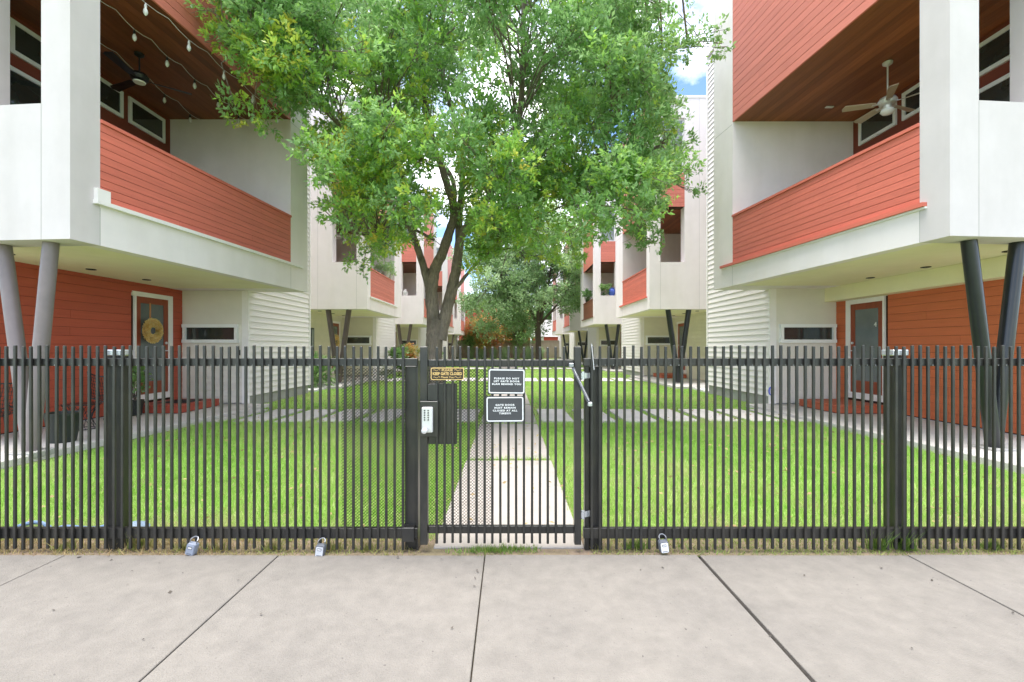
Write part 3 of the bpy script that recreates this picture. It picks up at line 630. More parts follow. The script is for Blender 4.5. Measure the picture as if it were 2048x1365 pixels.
def board_sign(cx, cz, w, h, lines, label, rot):
    e = empty('notice_sign', (cx, FY, cz), label, 'sign', 'notices screwed to the gate')
    y = FY-0.012; c = (cx, y, cz)
    def plate(w, h, r, y0, y1, name, mat):
        p = rrect(cx, cz, w, h, r, 0, 0); MB().quadprism([(a, y0, b) for a, b in p], [(a, y1, b) for a, b in p]).rot(rot, c).build(name, mat, e)
    plate(w, h, 0.012, y, FY-0.001, 'backing_plate', 'sign')
    o_ = rrect(cx, cz, w-0.012, h-0.012, 0.014, 0, 0); i_ = rrect(cx, cz, w-0.028, h-0.028, 0.009, 0, 0); n = len(o_)
    vs = [(a, y-0.0015, b) for a, b in o_]+[(a, y-0.0015, b) for a, b in i_]
    MB().add(vs, [(i, (i+1) % n, n+(i+1) % n, n+i) for i in range(n)]).rot(rot, c).build('border', 'white', e)
    lh = 0.0205
    for i, t in enumerate(lines):
        z = cz+(len(lines)-1)/2*lh-i*lh
        text_part(t, cx+(z-cz)*math.sin(rot), z, y-0.002, 0.0172, 'white', e, 1.21, rot, 0.0007)
board_sign((fp(975.5)+fp(1051))/2, fz(763), 0.272, 0.186, ['PLEASE DO NOT', 'LET GATE DOOR', 'SLAM BEHIND YOU'], 'upper dark grey sign on the gate reading please do not let gate door slam', R(0.6))
board_sign((fp(971)+fp(1049))/2, fz(818.5), 0.28, 0.19, ['GATE DOOR', 'MUST REMAIN', 'CLOSED AT ALL', 'TIMES!!!'], 'lower dark grey sign on the gate reading gate door must remain closed', R(-0.4))
e = empty('gold_sign', (fp(895), FY, fz(748)), 'small black and gold sign on the gate reading keep gate closed', 'sign')
cx, cz, w, h = fp(895), fz(748), 0.242, 0.09
p1 = rrect(cx, cz, w, h, 0.014, 0, 0); MB().quadprism([(a, FY-0.008, b) for a, b in p1], [(a, FY-0.001, b) for a, b in p1]).build('gold_plate', 'gold', e)
p2 = rrect(cx, cz, w-0.012, h-0.012, 0.010, 0, 0); MB().quadprism([(a, FY-0.0095, b) for a, b in p2], [(a, FY-0.0081, b) for a, b in p2]).build('dark_field', 'signdark', e)
text_part('PLEASE', cx, cz+0.026, FY-0.0105, 0.024, 'gold', e, 1.1, 0, 0.0004); text_part('KEEP GATE CLOSED', cx, cz, FY-0.0105, 0.0285, 'gold', e, 0.84, 0, 0.0009); text_part('Thank You', cx, cz-0.0255, FY-0.0105, 0.019, 'gold', e, 1.1, 0, 0.0003)
for sx in (-1, 1):
    for sz in (-1, 1):
        sc = MB(); pts = []
        for i in range(25):
            f = i/24; pts.append((cx+sx*(0.052+0.05*f), FY-0.0108, cz+sz*0.026+0.006*math.sin(f*9)*(1-0.5*f)))
        sc.tube(pts, 0.0017, 4).build('flourish', 'gold', e)

# ------------------------------------------------------------------ key lockboxes
def lockbox(px, py, tilt, body, face, label):
    x, z = fp(px), fz(py); y = FY-0.03; c = (x, y, z+0.09)
    e = empty('key_lockbox', (x, y, z), label, 'lockbox', 'key lockboxes hung on the bottom rail')
    p = rrect(x, z, 0.078, 0.100, 0.014, 0, 0); q = rrect(x, z, 0.070, 0.092, 0.012, 0, 0)
    MB().quadprism([(a, y-0.024, b) for a, b in q], [(a, y+0.022, b) for a, b in p]).rot(tilt, c).build('body', body, e, smooth=True)
    p = rrect(x, z-0.003, 0.060, 0.080, 0.010, 0, 0)
    fa = MB().quadprism([(a, y-0.0275, b) for a, b in p], [(a, y-0.0235, b) for a, b in p]).rot(tilt, c).build('face', face, e)
    p = rrect(x-0.002, z+0.016, 0.036, 0.02, 0.005, 0, 0)
    MB().quadprism([(a, y-0.0285, b) for a, b in p], [(a, y-0.0276, b) for a, b in p]).rot(tilt, c).build('dial_window', 'dark', fa)
    for i in range(4): MB().box(x-0.0155+i*0.0075, x-0.010+i*0.0075, y-0.0305, y-0.0287, z+0.010, z+0.022).rot(tilt, c).build('dial', 'white', fa)
    MB().box(x-0.020, x+0.020, y-0.0285, y-0.0276, z-0.036, z-0.030).rot(tilt, c).build('mark', 'keybox', fa)
    pts = [(x-0.028, y, z+0.05), (x-0.028, y, z+0.074)]+[(x-0.028*math.cos(a), y+0.03*math.sin(a), z+0.074+0.018*math.sin(a)) for a in [R(20*i) for i in range(1, 9)]]+[(x+0.028, y, z+0.074), (x+0.028, y, z+0.05)]
    MB().tube(pts, 0.0048, 8).rot(tilt, c).build('shackle', 'springsteel', e, smooth=True)
    sc = Matrix.Translation((x, y, z-0.04)) @ Matrix.Scale(0.86, 4) @ Matrix.Translation((-x, -y, -z+0.04))
    for o in e.children_recursive: o.data.transform(sc)
lockbox(394.5, 1093, R(13), 'keyblue', 'keyblue', 'worn blue-grey key lockbox tilted on the rail, leftmost of three')
lockbox(647, 1096, R(7), 'keybox', 'keyface', 'key lockbox with pale face hanging just left of the mesh screen')
lockbox(1322, 1088, R(-7), 'keybox', 'white', 'white-faced key lockbox hanging right of the gate')

# ------------------------------------------------------------------ balcony fans and lights
def fan(x, y, zc, zh, nb, rad, ang, body, blade, label, light):
    e = empty('ceiling_fan', (x, y, zc), label, 'ceiling fan', 'balcony ceiling fans')
    MB().lathe((x, y, zh+0.16), [(0.02, zc-zh-0.16), (0.08, zc-zh-0.165), (0.075, zc-zh-0.2), (0.02, zc-zh-0.24)][::-1], 18).build('canopy', body, e, smooth=True)
    MB().tube([(x, y, zh+0.1), (x, y, zc-0.05)], 0.014, 10).build('downrod', body, e, smooth=True)
    MB().lathe((x, y, zh), [(0.05, -0.06), (0.13, -0.02), (0.15, 0.04), (0.12, 0.09), (0.04, 0.13)], 20).build('motor', body, e, smooth=True)
    for i in range(nb):
        a = ang+2*math.pi*i/nb; ca, sa = math.cos(a), math.sin(a)
        def q(r, w, z): return (x+ca*r-sa*w, y+sa*r+ca*w, zh+z)
        tw = 0.018
        lo = [q(0.2, -0.05, -tw-0.02), q(rad*0.97, -0.075, -tw-0.02), q(rad, -0.03, -0.02), q(rad, 0.03, -0.02), q(rad*0.97, 0.075, tw-0.02), q(0.2, 0.05, tw-0.02)]
        b = MB().quadprism(lo, [(p[0], p[1], p[2]+0.009) for p in lo]).build('blade', blade, e)
        ar = [q(0.08, -0.02, -0.012), q(0.26, -0.025, -0.03), q(0.26, 0.025, -0.012), q(0.08, 0.02, -0.012)]
        MB().quadprism(ar, [(p[0], p[1], p[2]+0.008) for p in ar]).build('blade_arm', body, b)
    if light == 'globe':
        MB().lathe((x, y, zh), [(0.06, -0.11), (0.07, -0.05)], 16).build('light_kit', body, e, smooth=True)
        MB().lathe((x, y, zh), [(0.02, -0.22), (0.08, -0.205), (0.115, -0.16), (0.1, -0.12), (0.06, -0.105)], 20).build('globe', 'opal', e, smooth=True)
    else: MB().lathe((x, y, zh), [(0.09, -0.075), (0.1, -0.058)], 20).build('light_disc', 'opal', e, smooth=True)
fan(7.06, 8.38, 6.81, 6.05, 5, 0.72, 0.35, 'fan_nickel', 'fan_blade', 'five-bladed tan ceiling fan with white globe hanging over the right balcony', 'globe')
fan(-6.85, 8.35, 6.95, 6.48, 3, 0.80, 2.75, 'fan_black', 'fan_black', 'black three-bladed ceiling fan under the left balcony ceiling', 'disc')
fan(-6.9, 18.9, 6.81, 6.1, 5, 0.65, 0.6, 'fan_nickel', 'opal', 'white ceiling fan seen through the slot opening of the second left townhouse', 'globe')
sl = empty('string_lights', (-6, 8, 6.9), 'string of clear bulbs hung below the left balcony ceiling', 'string lights')
def lights_run(pts_xy, n):
    path_ = []
    for i in range(n*4+1):
        f = i/(n*4); x = pts_xy[0][0]*(1-f)+pts_xy[1][0]*f; y = pts_xy[0][1]*(1-f)+pts_xy[1][1]*f
        path_.append(Vector((x, y, 6.90-0.07*math.sin(math.pi*((i % 4)/4)))))
    MB().tube(path_, 0.0055, 5).build('cable', 'pot_grey', sl)
    for i in range(n):
        p = path_[i*4+2]
        b = MB().lathe((p.x, p.y, p.z-0.19), [(0.006, -0.005), (0.026, 0.02), (0.034, 0.05), (0.028, 0.085), (0.014, 0.115)], 12).build('bulb', 'bulb', sl, smooth=True)
        MB().lathe((p.x, p.y, p.z-0.19), [(0.018, 0.112), (0.02, 0.15), (0.006, 0.19)], 10).build('socket', 'dark' if pts_xy[0][0] < -5.7 else 'pot_grey', b)
lights_run(((-5.66, 6.55), (-5.28, 10.75)), 5); lights_run(((-6.3, 6.5), (-6.2, 10.7)), 6); lights_run(((-7.1, 6.6), (-7.3, 10.7)), 5)
MB().box(7.0, 7.16, 9.9, 9.96, 6.79, 6.808).build('ceiling_vent', 'white')
tag(bpy.data.objects['ceiling_vent'], 'small white vent plate on the right balcony ceiling', 'vent')

# wreath with ribbon on the left door
wc = Vector((-8.045, 10.1, 1.87)); wr = empty('wreath', wc, 'round yellow dried wreath hanging on the glass door', 'wreath')
n = 5200; a = rng.random(n)*2*np.pi; b = rng.random(n)*2*np.pi; r = 0.185; tr_ = 0.07*np.sqrt(rng.random(n))
Pp = np.stack([wc.x+0.03+np.abs(tr_*np.cos(b))*0.8, wc.y+(r+tr_*np.sin(b))*np.cos(a), wc.z+(r+tr_*np.sin(b))*np.sin(a)], 1)
Dd = unit(np.stack([0.5+rng.random(n)*0.5, np.cos(a)*np.sin(b)+rng.normal(size=n)*.3, np.sin(a)*np.sin(b)+rng.normal(size=n)*.3], 1))
mt['straw'] = leaf_mat('wreath_straw', [(0.82, 0.55, 0.14), (0.92, 0.72, 0.30), (0.95, 0.83, 0.48)], 0.25, 0.8)
quads_object('straw', leaf_quads(Pp, Dd, np.full(n, 0.055), np.full(n, 0.011)), rng.random(n), 'straw', wr, 'stuff')
MB().tube([(wc.x+0.02, wc.y+r*math.cos(R(i*10)), wc.z+r*math.sin(R(i*10))) for i in range(37)], 0.035, 10).build('ring', 'wreath', wr)
MB().box(wc.x-0.002, wc.x+0.006, wc.y-0.02, wc.y+0.02, wc.z+0.2, wc.z+0.62).build('ribbon', 'ribbon', wr)

# house numbers
def number(body, loc, rotm, size, mat, parent=None):
    cu = bpy.data.curves.new('house_number', 'FONT'); cu.body = body; cu.align_x = 'CENTER'; cu.align_y = 'CENTER'; cu.size = size; cu.extrude = 0.004
    o = bpy.data.objects.new('tmp', cu); COL.objects.link(o); dg = bpy.context.evaluated_depsgraph_get()
    me = bpy.data.meshes.new_from_object(o.evaluated_get(dg)); bpy.data.objects.remove(o)
    me.transform(Matrix.Translation(loc) @ rotm @ Matrix.Rotation(R(90), 4, 'X')); me.materials.clear(); me.materials.append(mt[mat])
    p = bpy.data.objects.new('house_number', me); link(p, parent, (0, 0, 0)); return p
number('1', (-6.68, 11.19, 1.36), Matrix.Identity(4), 0.2, 'dark', bpy.data.objects['townhouse'])
number('4', (8.112, 9.95, 2.0), Matrix.Rotation(R(-90), 4, 'Z'), 0.15, 'white', bpy.data.objects['townhouse.005'])

# ------------------------------------------------------------------ porch furniture
def wire_chair(x, y, rz, label):
    e = empty('wire_chair', (x, y, 0.085), label, 'chair', 'wire chairs on the left porch')
    T = Matrix.Translation((x, y, 0.085)) @ Matrix.Rotation(rz, 4, 'Z')
    def surf(u, v):      # scooped seat and back
        xx = (u-0.5)*0.62*(1-0.25*max(0, v-0.5))
        if v < 0.45: f = v/0.45; yy = -0.28+0.5*f; zz = 0.40-0.05*math.sin(f*math.pi)
        else: f = (v-0.45)/0.55; yy = 0.22+0.2*f; zz = 0.40+0.48*f
        return T @ Vector((xx, yy+0.10*(abs(u-0.5)*2)**2*-1*(1 if v > 0.45 else 0.2), zz+0.09*(abs(u-0.5)*2)**2))
    m = MB()
    for i in range(17): m.tube([surf(i/16, j/14) for j in range(15)], 0.0045, 4)
    for j in range(0, 15): m.tube([surf(i/12, j/14) for i in range(13)], 0.0045, 4)
    m.build('wire_shell', 'blackcol', e, kind='stuff')
    rim = [surf(i/12, 0) for i in range(13)]+[surf(1, j/12) for j in range(1, 13)]+[surf(1-i/12, 1) for i in range(1, 13)]+[surf(0, 1-j/12) for j in range(1, 12)]
    MB().tube(rim+[rim[0]], 0.011, 8).build('rim', 'blackcol', e, smooth=True)
    for sx in (-1, 1):
        for sy in (-1, 1):
            MB().tube([T @ Vector((sx*0.2, sy*0.18, 0.37)), T @ Vector((sx*0.27, sy*0.27, 0.0))], 0.011, 8).build('leg', 'blackcol', e, smooth=True)
wire_chair(-7.55, 8.62, R(200), 'black wire scoop chair against the red porch wall')
wire_chair(-7.75, 6.75, R(250), 'black wire chair at the left edge behind the mauve column')
e = empty('wire_table', (-7.35, 7.75, 0.085), 'low black wire table between the porch chairs', 'table')
MB().lathe((-7.35, 7.75, 0.085), [(0.27, 0.43), (0.27, 0.445)], 28).build('top', 'blackcol', e)
MB().tube([(-7.35+0.2*math.cos(R(12*i)), 7.75+0.2*math.sin(R(12*i)), 0.1) for i in range(31)], 0.008, 6).build('foot_ring', 'blackcol', e)
for i in range(16):
    a = R(22.5*i); MB().tube([(-7.35+0.25*math.cos(a), 7.75+0.25*math.sin(a), 0.515), (-7.35+0.12*math.cos(a+.6), 7.75+0.12*math.sin(a+.6), 0.31), (-7.35+0.2*math.cos(a+1), 7.75+0.2*math.sin(a+1), 0.1)], 0.005, 5).build('strut', 'blackcol', e)
e = empty('planter', (-6.68, 6.75, 0.085), 'dark green tapered planter standing by the mauve columns', 'planter')
MB().lathe((-6.68, 6.75, 0.085), [(0.15, 0.0), (0.21, 0.40), (0.225, 0.40), (0.225, 0.44), (0.19, 0.44), (0.18, 0.38)], 22).build('pot', 'pot_dark', e, smooth=True)
MB().lathe((-6.68, 6.75, 0.085), [(0.18, 0.36), (0.17, 0.39)], 16).build('soil', 'dirt', e)
# thin potted plant by the wreath door
def leafy(name, loc, h, w, nbl, mat, label, cat, pot=None, group=None, L=0.09, W=0.03, tone=0.5, stems=5):
    e = empty(name, loc, label, cat, group)
    z0 = loc[2]
    if pot:
        pm, pr_, ph = pot
        MB().lathe(loc, [(pr_*0.7, 0), (pr_, ph), (pr_*0.86, ph), (pr_*0.8, ph*0.85)], 18).build('pot', pm, e, smooth=True); z0 += ph*0.85
    blobs = [((loc[0]+random.gauss(0, w*0.38), loc[1]+random.gauss(0, w*0.38), z0+h*(0.3+0.7*random.random())), w*0.42, tone+random.uniform(-.2, .2)) for i in range(nbl)]
    for i in range(min(stems, nbl)): MB().tube([(loc[0], loc[1], z0-0.02), ((loc[0]+blobs[i][0][0])/2, (loc[1]+blobs[i][0][1])/2, (z0+blobs[i][0][2])/2+0.05*h), blobs[i][0]], [0.012*max(.4, h), 0.008*max(.4, h), 0.004], 5).build('stem', 'bark2', e)
    V, T = clump_leaves(blobs, max(60, 260/(w*w+0.3)), 9, L, W, None, L)
    quads_object('foliage', V, T, mat, e, 'stuff'); return e
leafy('potted_plant', (-7.75, 9.35, 0.085), 0.75, 0.28, 6, 'leaf4', 'narrow green plant in a dark pot beside the wreath door', 'plant', ('pot_dark', 0.15, 0.32))
# blue garden sprinkler hose lying in the grass
hs = empty('garden_hose', (-3.3, 3.62, 0.03), 'blue hose end and flat sprinkler lying in the grass behind the fence', 'hose')
pts = [(-3.95+i*0.045, 3.62+0.05*math.sin(i*0.5), 0.055+0.02*math.sin(i*0.8)) for i in range(20)]
MB().tube(pts, 0.016, 8).build('hose', 'hose', hs, smooth=True)
MB().lathe((-3.02, 3.64, 0.02), [(0.09, 0.0), (0.10, 0.02), (0.07, 0.05), (0.02, 0.07)], 18).build('sprinkler_base', 'hose_dim', hs, smooth=True)
MB().box(-3.2, -3.07, 3.6, 3.66, 0.06, 0.10).build('nozzle', 'hose', hs, bevel=0.01)
# coiled hose by right corner
hs = empty('hose_coil', (6.42, 11.05, 0.9), 'blue-violet hose coil hanging at the corner of the lap siding', 'hose')
mt['violet'] = M('violet_hose', (0.16, 0.18, 0.62), 0.4, 0.1)
for i in range(3): MB().tube([(6.5+0.012*i, 11.09-0.012*i, 0.50)]+[(6.46+0.05*math.sin(R(a)), 11.09-0.02*i, 0.42+0.10*math.cos(R(a))) for a in range(0, 361, 20)], 0.009, 6).build('loop', 'violet', hs, smooth=True)

# potted plants on rails and sills
leafy('potted_succulent', (-5.42, 19.9, 4.585), 0.30, 0.42, 7, 'leaf2', 'grey-green succulent in a white pot on the second left balcony rail', 'plant', ('pot_grey', 0.17, 0.26), 'pots on the balcony rails', 0.08, 0.02, 0.8)
leafy('potted_succulent', (-5.42, 20.55, 4.585), 0.20, 0.3, 5, 'leaf2', 'smaller succulent pot right of the big one on the second left rail', 'plant', ('pot_grey', 0.13, 0.2), 'pots on the balcony rails', 0.07, 0.02, 0.7)
leafy('potted_herb', (-5.42, 17.75, 4.585), 0.5, 0.22, 4, 'leaf4', 'bright green herb in a white pot at the near end of the second left rail', 'plant', ('pot_grey', 0.11, 0.2), 'pots on the balcony rails', 0.08, 0.03, 0.9)
leafy('potted_shrub', (5.42, 30.9, 4.585), 0.5, 0.4, 5, 'leaf4', 'dark leafy plant on the brown balcony rail of the third right townhouse', 'plant', ('pot_dark', 0.15, 0.2), 'pots on the balcony rails', 0.1, 0.04, 0.1)
leafy('potted_fern', (5.98, 28.3, 4.73), 0.45, 0.4, 4, 'leaf4', 'small fern left of the blue pot in the third right opening', 'plant', ('pot_dark', 0.09, 0.14), None, 0.12, 0.03, 0.5)
e = empty('blue_pot', (6.5, 28.3, 4.73), 'glazed blue pot on the sill of the third right townhouse opening', 'pot')
MB().lathe((6.5, 28.3, 4.73), [(0.13, 0), (0.2, 0.15), (0.2, 0.35), (0.14, 0.44), (0.17, 0.5), (0.13, 0.5), (0.11, 0.43)], 22).build('body', 'blue', e, smooth=True)
e = empty('white_jar', (-6.5, 28.3, 4.73), 'white lantern jar on the sill of the third left townhouse opening', 'jar')
MB().lathe((-6.5, 28.3, 4.73), [(0.13, 0), (0.17, 0.12), (0.15, 0.28), (0.08, 0.33), (0.09, 0.4), (0.05, 0.42)], 18).build('body', 'pot_grey', e, smooth=True)
# planting along the second and third left houses
bed = MB().prism([(-6.55, 15.2), (-8.1, 15.2), (-8.1, 17.2), (-6.6, 17.2)], -0.02, 0.05).build('gravel_bed', 'gravel'); bed['kind'] = 'structure'
bed = MB().prism([(6.55, 14.9), (8.1, 14.9), (8.1, 17.2), (6.7, 17.2)], -0.02, 0.05).build('gravel_bed', 'gravel'); bed['kind'] = 'structure'
leafy('strappy_plant', (-7.05, 16.6, 0.05), 0.9, 0.35, 7, 'leaf4', 'tall green plant in the white gravel beside the second left porch', 'plant', None, None, 0.3, 0.03, 0.6)
leafy('rose_bush', (-5.75, 23.6, 0.0), 1.35, 0.55, 10, 'leaf4', 'green rose bush against the lap siding of the second left townhouse', 'bush', None, None, 0.1, 0.045, 0.5)
leafy('rust_bush', (-5.6, 25.4, 0.0), 1.6, 0.55, 10, 'leaf3', 'reddish new-growth bush in front of the third left townhouse', 'bush', None, None, 0.1, 0.04, 0.5)
leafy('small_bush', (-5.7, 35.3, 0.0), 1.1, 0.6, 8, 'leaf4', 'low bush beside the fourth left townhouse wall', 'bush', None, None, 0.1, 0.05, 0.4)
e = empty('wall_mirror', (-8.1, 18.6, 1.6), 'slim framed mirror on the beige porch wall of the second left townhouse', 'mirror')
MB().box(-8.115, -8.09, 18.45, 18.75, 1.0, 2.3).build('frame', 'dark', e, bevel=0.005); MB().box(-8.092, -8.085, 18.5, 18.7, 1.06, 2.24).build('glass', 'glass_up', e)
e = empty('porch_wreath', (-8.06, 20.98, 1.75), 'pale wreath on the door of the second left townhouse', 'wreath')
n = 900; a = rng.random(n)*2*np.pi; rr = 0.24+rng.normal(size=n)*0.05
Pp = np.stack([np.full(n, -8.05)+rng.random(n)*0.05, 20.98+rr*np.cos(a), 1.75+rr*np.sin(a)], 1)
quads_object('straw', leaf_quads(Pp, unit(rng.normal(size=(n, 3))), np.full(n, 0.08), np.full(n, 0.02)), rng.random(n), 'straw', e, 'stuff')

# ------------------------------------------------------------------ trees
def tree(name, label, limbs, blobs, bark, leaf, tw, lp, L, W, spread, base, trunk_extra=None):
    t = empty(name, base, label, 'tree')
    tips = []
    for i, (pts, r0, r1) in enumerate(limbs):
        m = len(pts); fine = []; rad = []
        P = [Vector(p) for p in pts]
        for j in range(m-1):
            p0, p1, p2, p3 = P[max(j-1, 0)], P[j], P[j+1], P[min(j+2, m-1)]
            for q in range(5):
                f = q/5; fine.append(0.5*((2*p1)+(p2-p0)*f+(2*p0-5*p1+4*p2-p3)*f*f+(3*p1-p0-3*p2+p3)*f**3)+Vector((random.gauss(0, .006), random.gauss(0, .006), 0)))
        fine.append(P[-1]); k = len(fine)
        for j in range(k):
            f = j/(k-1); r = r0*(1-f)+r1*f
            if i == 0: r = r1+(r0-r1)*max(0, 1-f*2.2)**2 if r0 > r1 else r
            rad.append(r*(1+random.uniform(-.05, .05)))
        MB().tube(fine, rad, 14 if i == 0 else 9).build('trunk' if i == 0 else 'limb', bark, t, smooth=True)
        tips += [(p, rr) for p, rr in zip(fine, rad)] if i else []
    # small branches out to the leaf clumps
    tm = MB()
    tp = np.array([tuple(p) for p, _ in tips])
    for (c, r, tt) in blobs:
        dd = np.linalg.norm(tp-np.array(c)+np.array([0, 0, 0.5]), axis=1); j = int(np.argsort(dd)[random.randrange(min(9, len(dd)))]); a = Vector(tp[j]); b = Vector(c)
        if (b-a).length < 0.15: continue
        mid = (a+b)/2+Vector((random.gauss(0, .12), random.gauss(0, .12), 0.12*(b-a).length))
        r_ = min(0.022, 0.006+0.007*(b-a).length)*(1 if L < 0.12 else 1.8)
        tm.tube([a, (a+mid)/2, mid, (mid+b)/2, b], [r_, r_*.85, r_*.7, r_*.5, r_*.3], 5)
        for q in range(4):
            e = b+Vector((random.gauss(0, r*.6), random.gauss(0, r*.6), random.gauss(0, r*.5))); tm.tube([mid.lerp(b, 0.5+0.12*q), (b+e)/2, e], [r_*.4, r_*.3, r_*.15], 4)
    tm.build('twigs', bark, t, smooth=True, kind='stuff')
    V, T = clump_leaves(blobs, tw, lp, L, W, None, spread)
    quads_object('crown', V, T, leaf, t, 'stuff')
    return t
def inside(poly, x, y):
    c = False; n = len(poly)
    for i in range(n):
        x0, y0 = poly[i]; x1, y1 = poly[i-1]
        if (y0 > y) != (y1 > y) and x < (x1-x0)*(y-y0)/(y1-y0)+x0: c = not c
    return c
# big oak in front: forked trunk standing in the lawn left of the path
Y = 11.5
def lp(*q): return [at(px, py, yy) for px, py, yy in q]
limbs = [
    (lp((876, 812, Y), (872, 760, Y), (868, 715, Y), (869, 670, Y), (872, 640, Y)), 0.36, 0.205),
    (lp((868, 690, Y), (866, 640, Y), (863, 590, Y), (868, 545, Y), (885, 505, Y-.2), (900, 460, Y-.4), (908, 420, Y-.6), (888, 350, Y-.9), (868, 290, Y-1.2), (850, 200, Y-1.6)), 0.19, 0.05),
    (lp((880, 680, Y), (889, 640, Y), (899, 595, Y), (911, 545, Y-.1), (917, 500, Y-.2), (926, 465, Y-.4), (950, 435, Y-.7), (985, 380, Y-1.2), (1028, 280, Y-1.8), (1045, 150, Y-2.2), (1046, -20, Y-2.4)), 0.17, 0.04),
    (lp((861, 590, Y), (850, 545, Y), (838, 505, Y-.1), (826, 470, Y-.3), (808, 425, Y-.6), (796, 370, Y-1), (785, 290, Y-1.6), (760, 210, Y-2.2)), 0.11, 0.035),
    (lp((917, 505, Y-.2), (918, 430, Y-.2), (925, 365, Y-.2), (920, 300, Y-.3), (902, 215, Y-.5), (880, 110, Y-.9), (895, -20, Y-1.2)), 0.10, 0.04),
    (lp((903, 590, Y), (924, 562, Y-.2), (952, 528, Y-.5), (978, 498, Y-.9), (1015, 465, Y-1.4)), 0.055, 0.02),
    (lp((950, 435, Y-.7), (1010, 405, Y-1), (1090, 385, Y-1.2), (1170, 360, Y-1.3), (1260, 320, Y-1.4), (1340, 280, Y-1.6)), 0.08, 0.025),
    (lp((796, 370, Y-1), (740, 310, Y-1.6), (670, 240, Y-2.3), (600, 180, Y-2.9), (520, 130, Y-3.3), (450, 90, Y-3.6)), 0.07, 0.025),
    (lp((908, 420, Y-.6), (905, 360, Y-.4), (870, 300, Y), (840, 180, Y+.6), (830, 40, Y+1)), 0.07, 0.03),
    (lp((985, 380, Y-1.2), (1060, 290, Y-.8), (1140, 190, Y-.4), (1220, 80, Y), (1280, -60, Y)), 0.07, 0.03),
    (lp((1170, 360, Y-1.3), (1240, 220, Y-1.6), (1310, 120, Y-1.8), (1390, 85, Y-1.9), (1445, 88, Y-2)), 0.03, 0.006),
    (lp((868, 480, Y-.3), (800, 450, Y-1.0), (740, 470, Y-1.5), (690, 460, Y-1.9)), 0.04, 0.015),
]
OUT = [(450, -330), (445, 0), (470, 90), (545, 160), (590, 230), (630, 300), (660, 350), (670, 420), (715, 490), (770, 500), (830, 450), (860, 400), (930, 440), (960, 500), (1010, 490), (1060, 470), (1120, 510), (1160, 500), (1240, 440), (1290, 460), (1320, 390), (1350, 350), (1345, 260), (1315, 190), (1310, 100), (1330, 0), (1330, -330)]
blobs = []
tries = 0
while len(blobs) < 455 and tries < 20000:
    tries += 1
    px, py = random.uniform(390, 1390), random.uniform(-340, 520)
    if py < -60 and random.random() < 0.82: continue
    if not inside(OUT, px, py): continue
    if math.hypot(px-888, (py-345)*0.8) < 42 or math.hypot(px-1212, py-405) < 26 or math.hypot(px-930, py-230) < 28: continue
    ymax = min(13.2, 4.95*FPX/max(abs(px-VPX), 1)); ymin = 7.2
    if ymax < ymin+0.2: continue
    yy = random.uniform(ymin, ymax)
    c = at(px, py, yy); r = random.uniform(0.27, 0.5)
    if c.z > 11.5: continue
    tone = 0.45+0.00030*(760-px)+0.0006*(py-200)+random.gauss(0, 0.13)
    blobs.append((tuple(c), r, tone))
for px, py, yy, r, tone in ((470, 215, 7.9, .24, .5), (505, 225, 8.0, .2, .6), (432, 75, 7.8, .22, .6), (415, 15, 7.8, .24, .6), (640, 408, 10, .12, .4), (655, 405, 10, .12, .4), (535, 245, 8.2, .2, .5), (1355, 290, 10, .3, .25), (1385, 385, 10.2, .18, .25), (1380, 345, 10.2, .15, .2), (1400, 70, 9.6, .22, .3), (1438, 62, 9.6, .15, .3), (1450, 95, 9.6, .14, .3), (1420, 100, 9.6, .16, .3), (1345, 110, 9.7, .25, .3),
                            (1378, 100, 9.6, .2, .2), (1360, 30, 9.8, .22, .2), (1300, 490, 10, .25, .3), (1280, 470, 10, .3, .3), (1265, 330, 10, .4, .3), (725, 545, 9.9, .13, .3), (700, 520, 9.8, .2, .5), (945, 545, 10, .22, .7), (955, 505, 10, .25, .6), (985, 470, 10, .3, .6), (1085, 520, 10.4, .32, .62), (1150, 520, 10.6, .25, .5), (1020, 450, 10, .35, .6), (1000, 330, 9.5, .4, .45), (1090, 320, 9.5, .45, .4), (1200, 280, 9.7, .45, .3),
                            (830, 430, 10.2, .22, .6), (790, 470, 9.8, .28, .5), (745, 500, 9.8, .25, .5), (850, 480, 10.4, .15, .7), (965, 430, 10, .25, .6)):
    blobs.append((tuple(at(px, py, yy)), r, tone))
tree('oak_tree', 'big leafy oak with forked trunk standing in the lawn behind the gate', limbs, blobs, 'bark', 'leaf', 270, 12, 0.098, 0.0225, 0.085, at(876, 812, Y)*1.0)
# second tree far down the court
Y2 = 36.0
limbs2 = [(lp((1077, 734, Y2), (1077, 700, Y2), (1076, 665, Y2), (1074, 640, Y2)), 0.34, 0.23), (lp((1075, 655, Y2), (1060, 620, Y2), (1035, 585, Y2-1), (1000, 560, Y2-1.5)), 0.16, 0.05),
          (lp((1076, 655, Y2), (1090, 600, Y2), (1100, 550, Y2), (1110, 490, Y2)), 0.18, 0.06), (lp((1076, 650, Y2), (1075, 590, Y2-.5), (1060, 530, Y2-1), (1050, 470, Y2-1)), 0.16, 0.05), (lp((1078, 650, Y2), (1110, 615, Y2-1), (1140, 580, Y2-1.5)), 0.12, 0.04)]
blobs2 = []
while len(blobs2) < 135:
    px, py = random.gauss(1050, 72), random.gauss(540, 66); e_ = ((px-1050)/138)**2+((py-535)/125)**2
    if e_ > 1 or (py > 610 and 1020 < px < 1110 and random.random() < .7): continue
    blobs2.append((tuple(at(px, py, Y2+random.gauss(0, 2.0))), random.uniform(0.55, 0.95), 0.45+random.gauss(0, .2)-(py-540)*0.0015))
for px, py in ((985, 640), (960, 655), (1005, 655), (975, 665), (945, 620), (1010, 630), (1030, 625), (1130, 610), (1150, 590), (930, 600)): blobs2.append((tuple(at(px, py, Y2-2)), 0.6, 0.3))
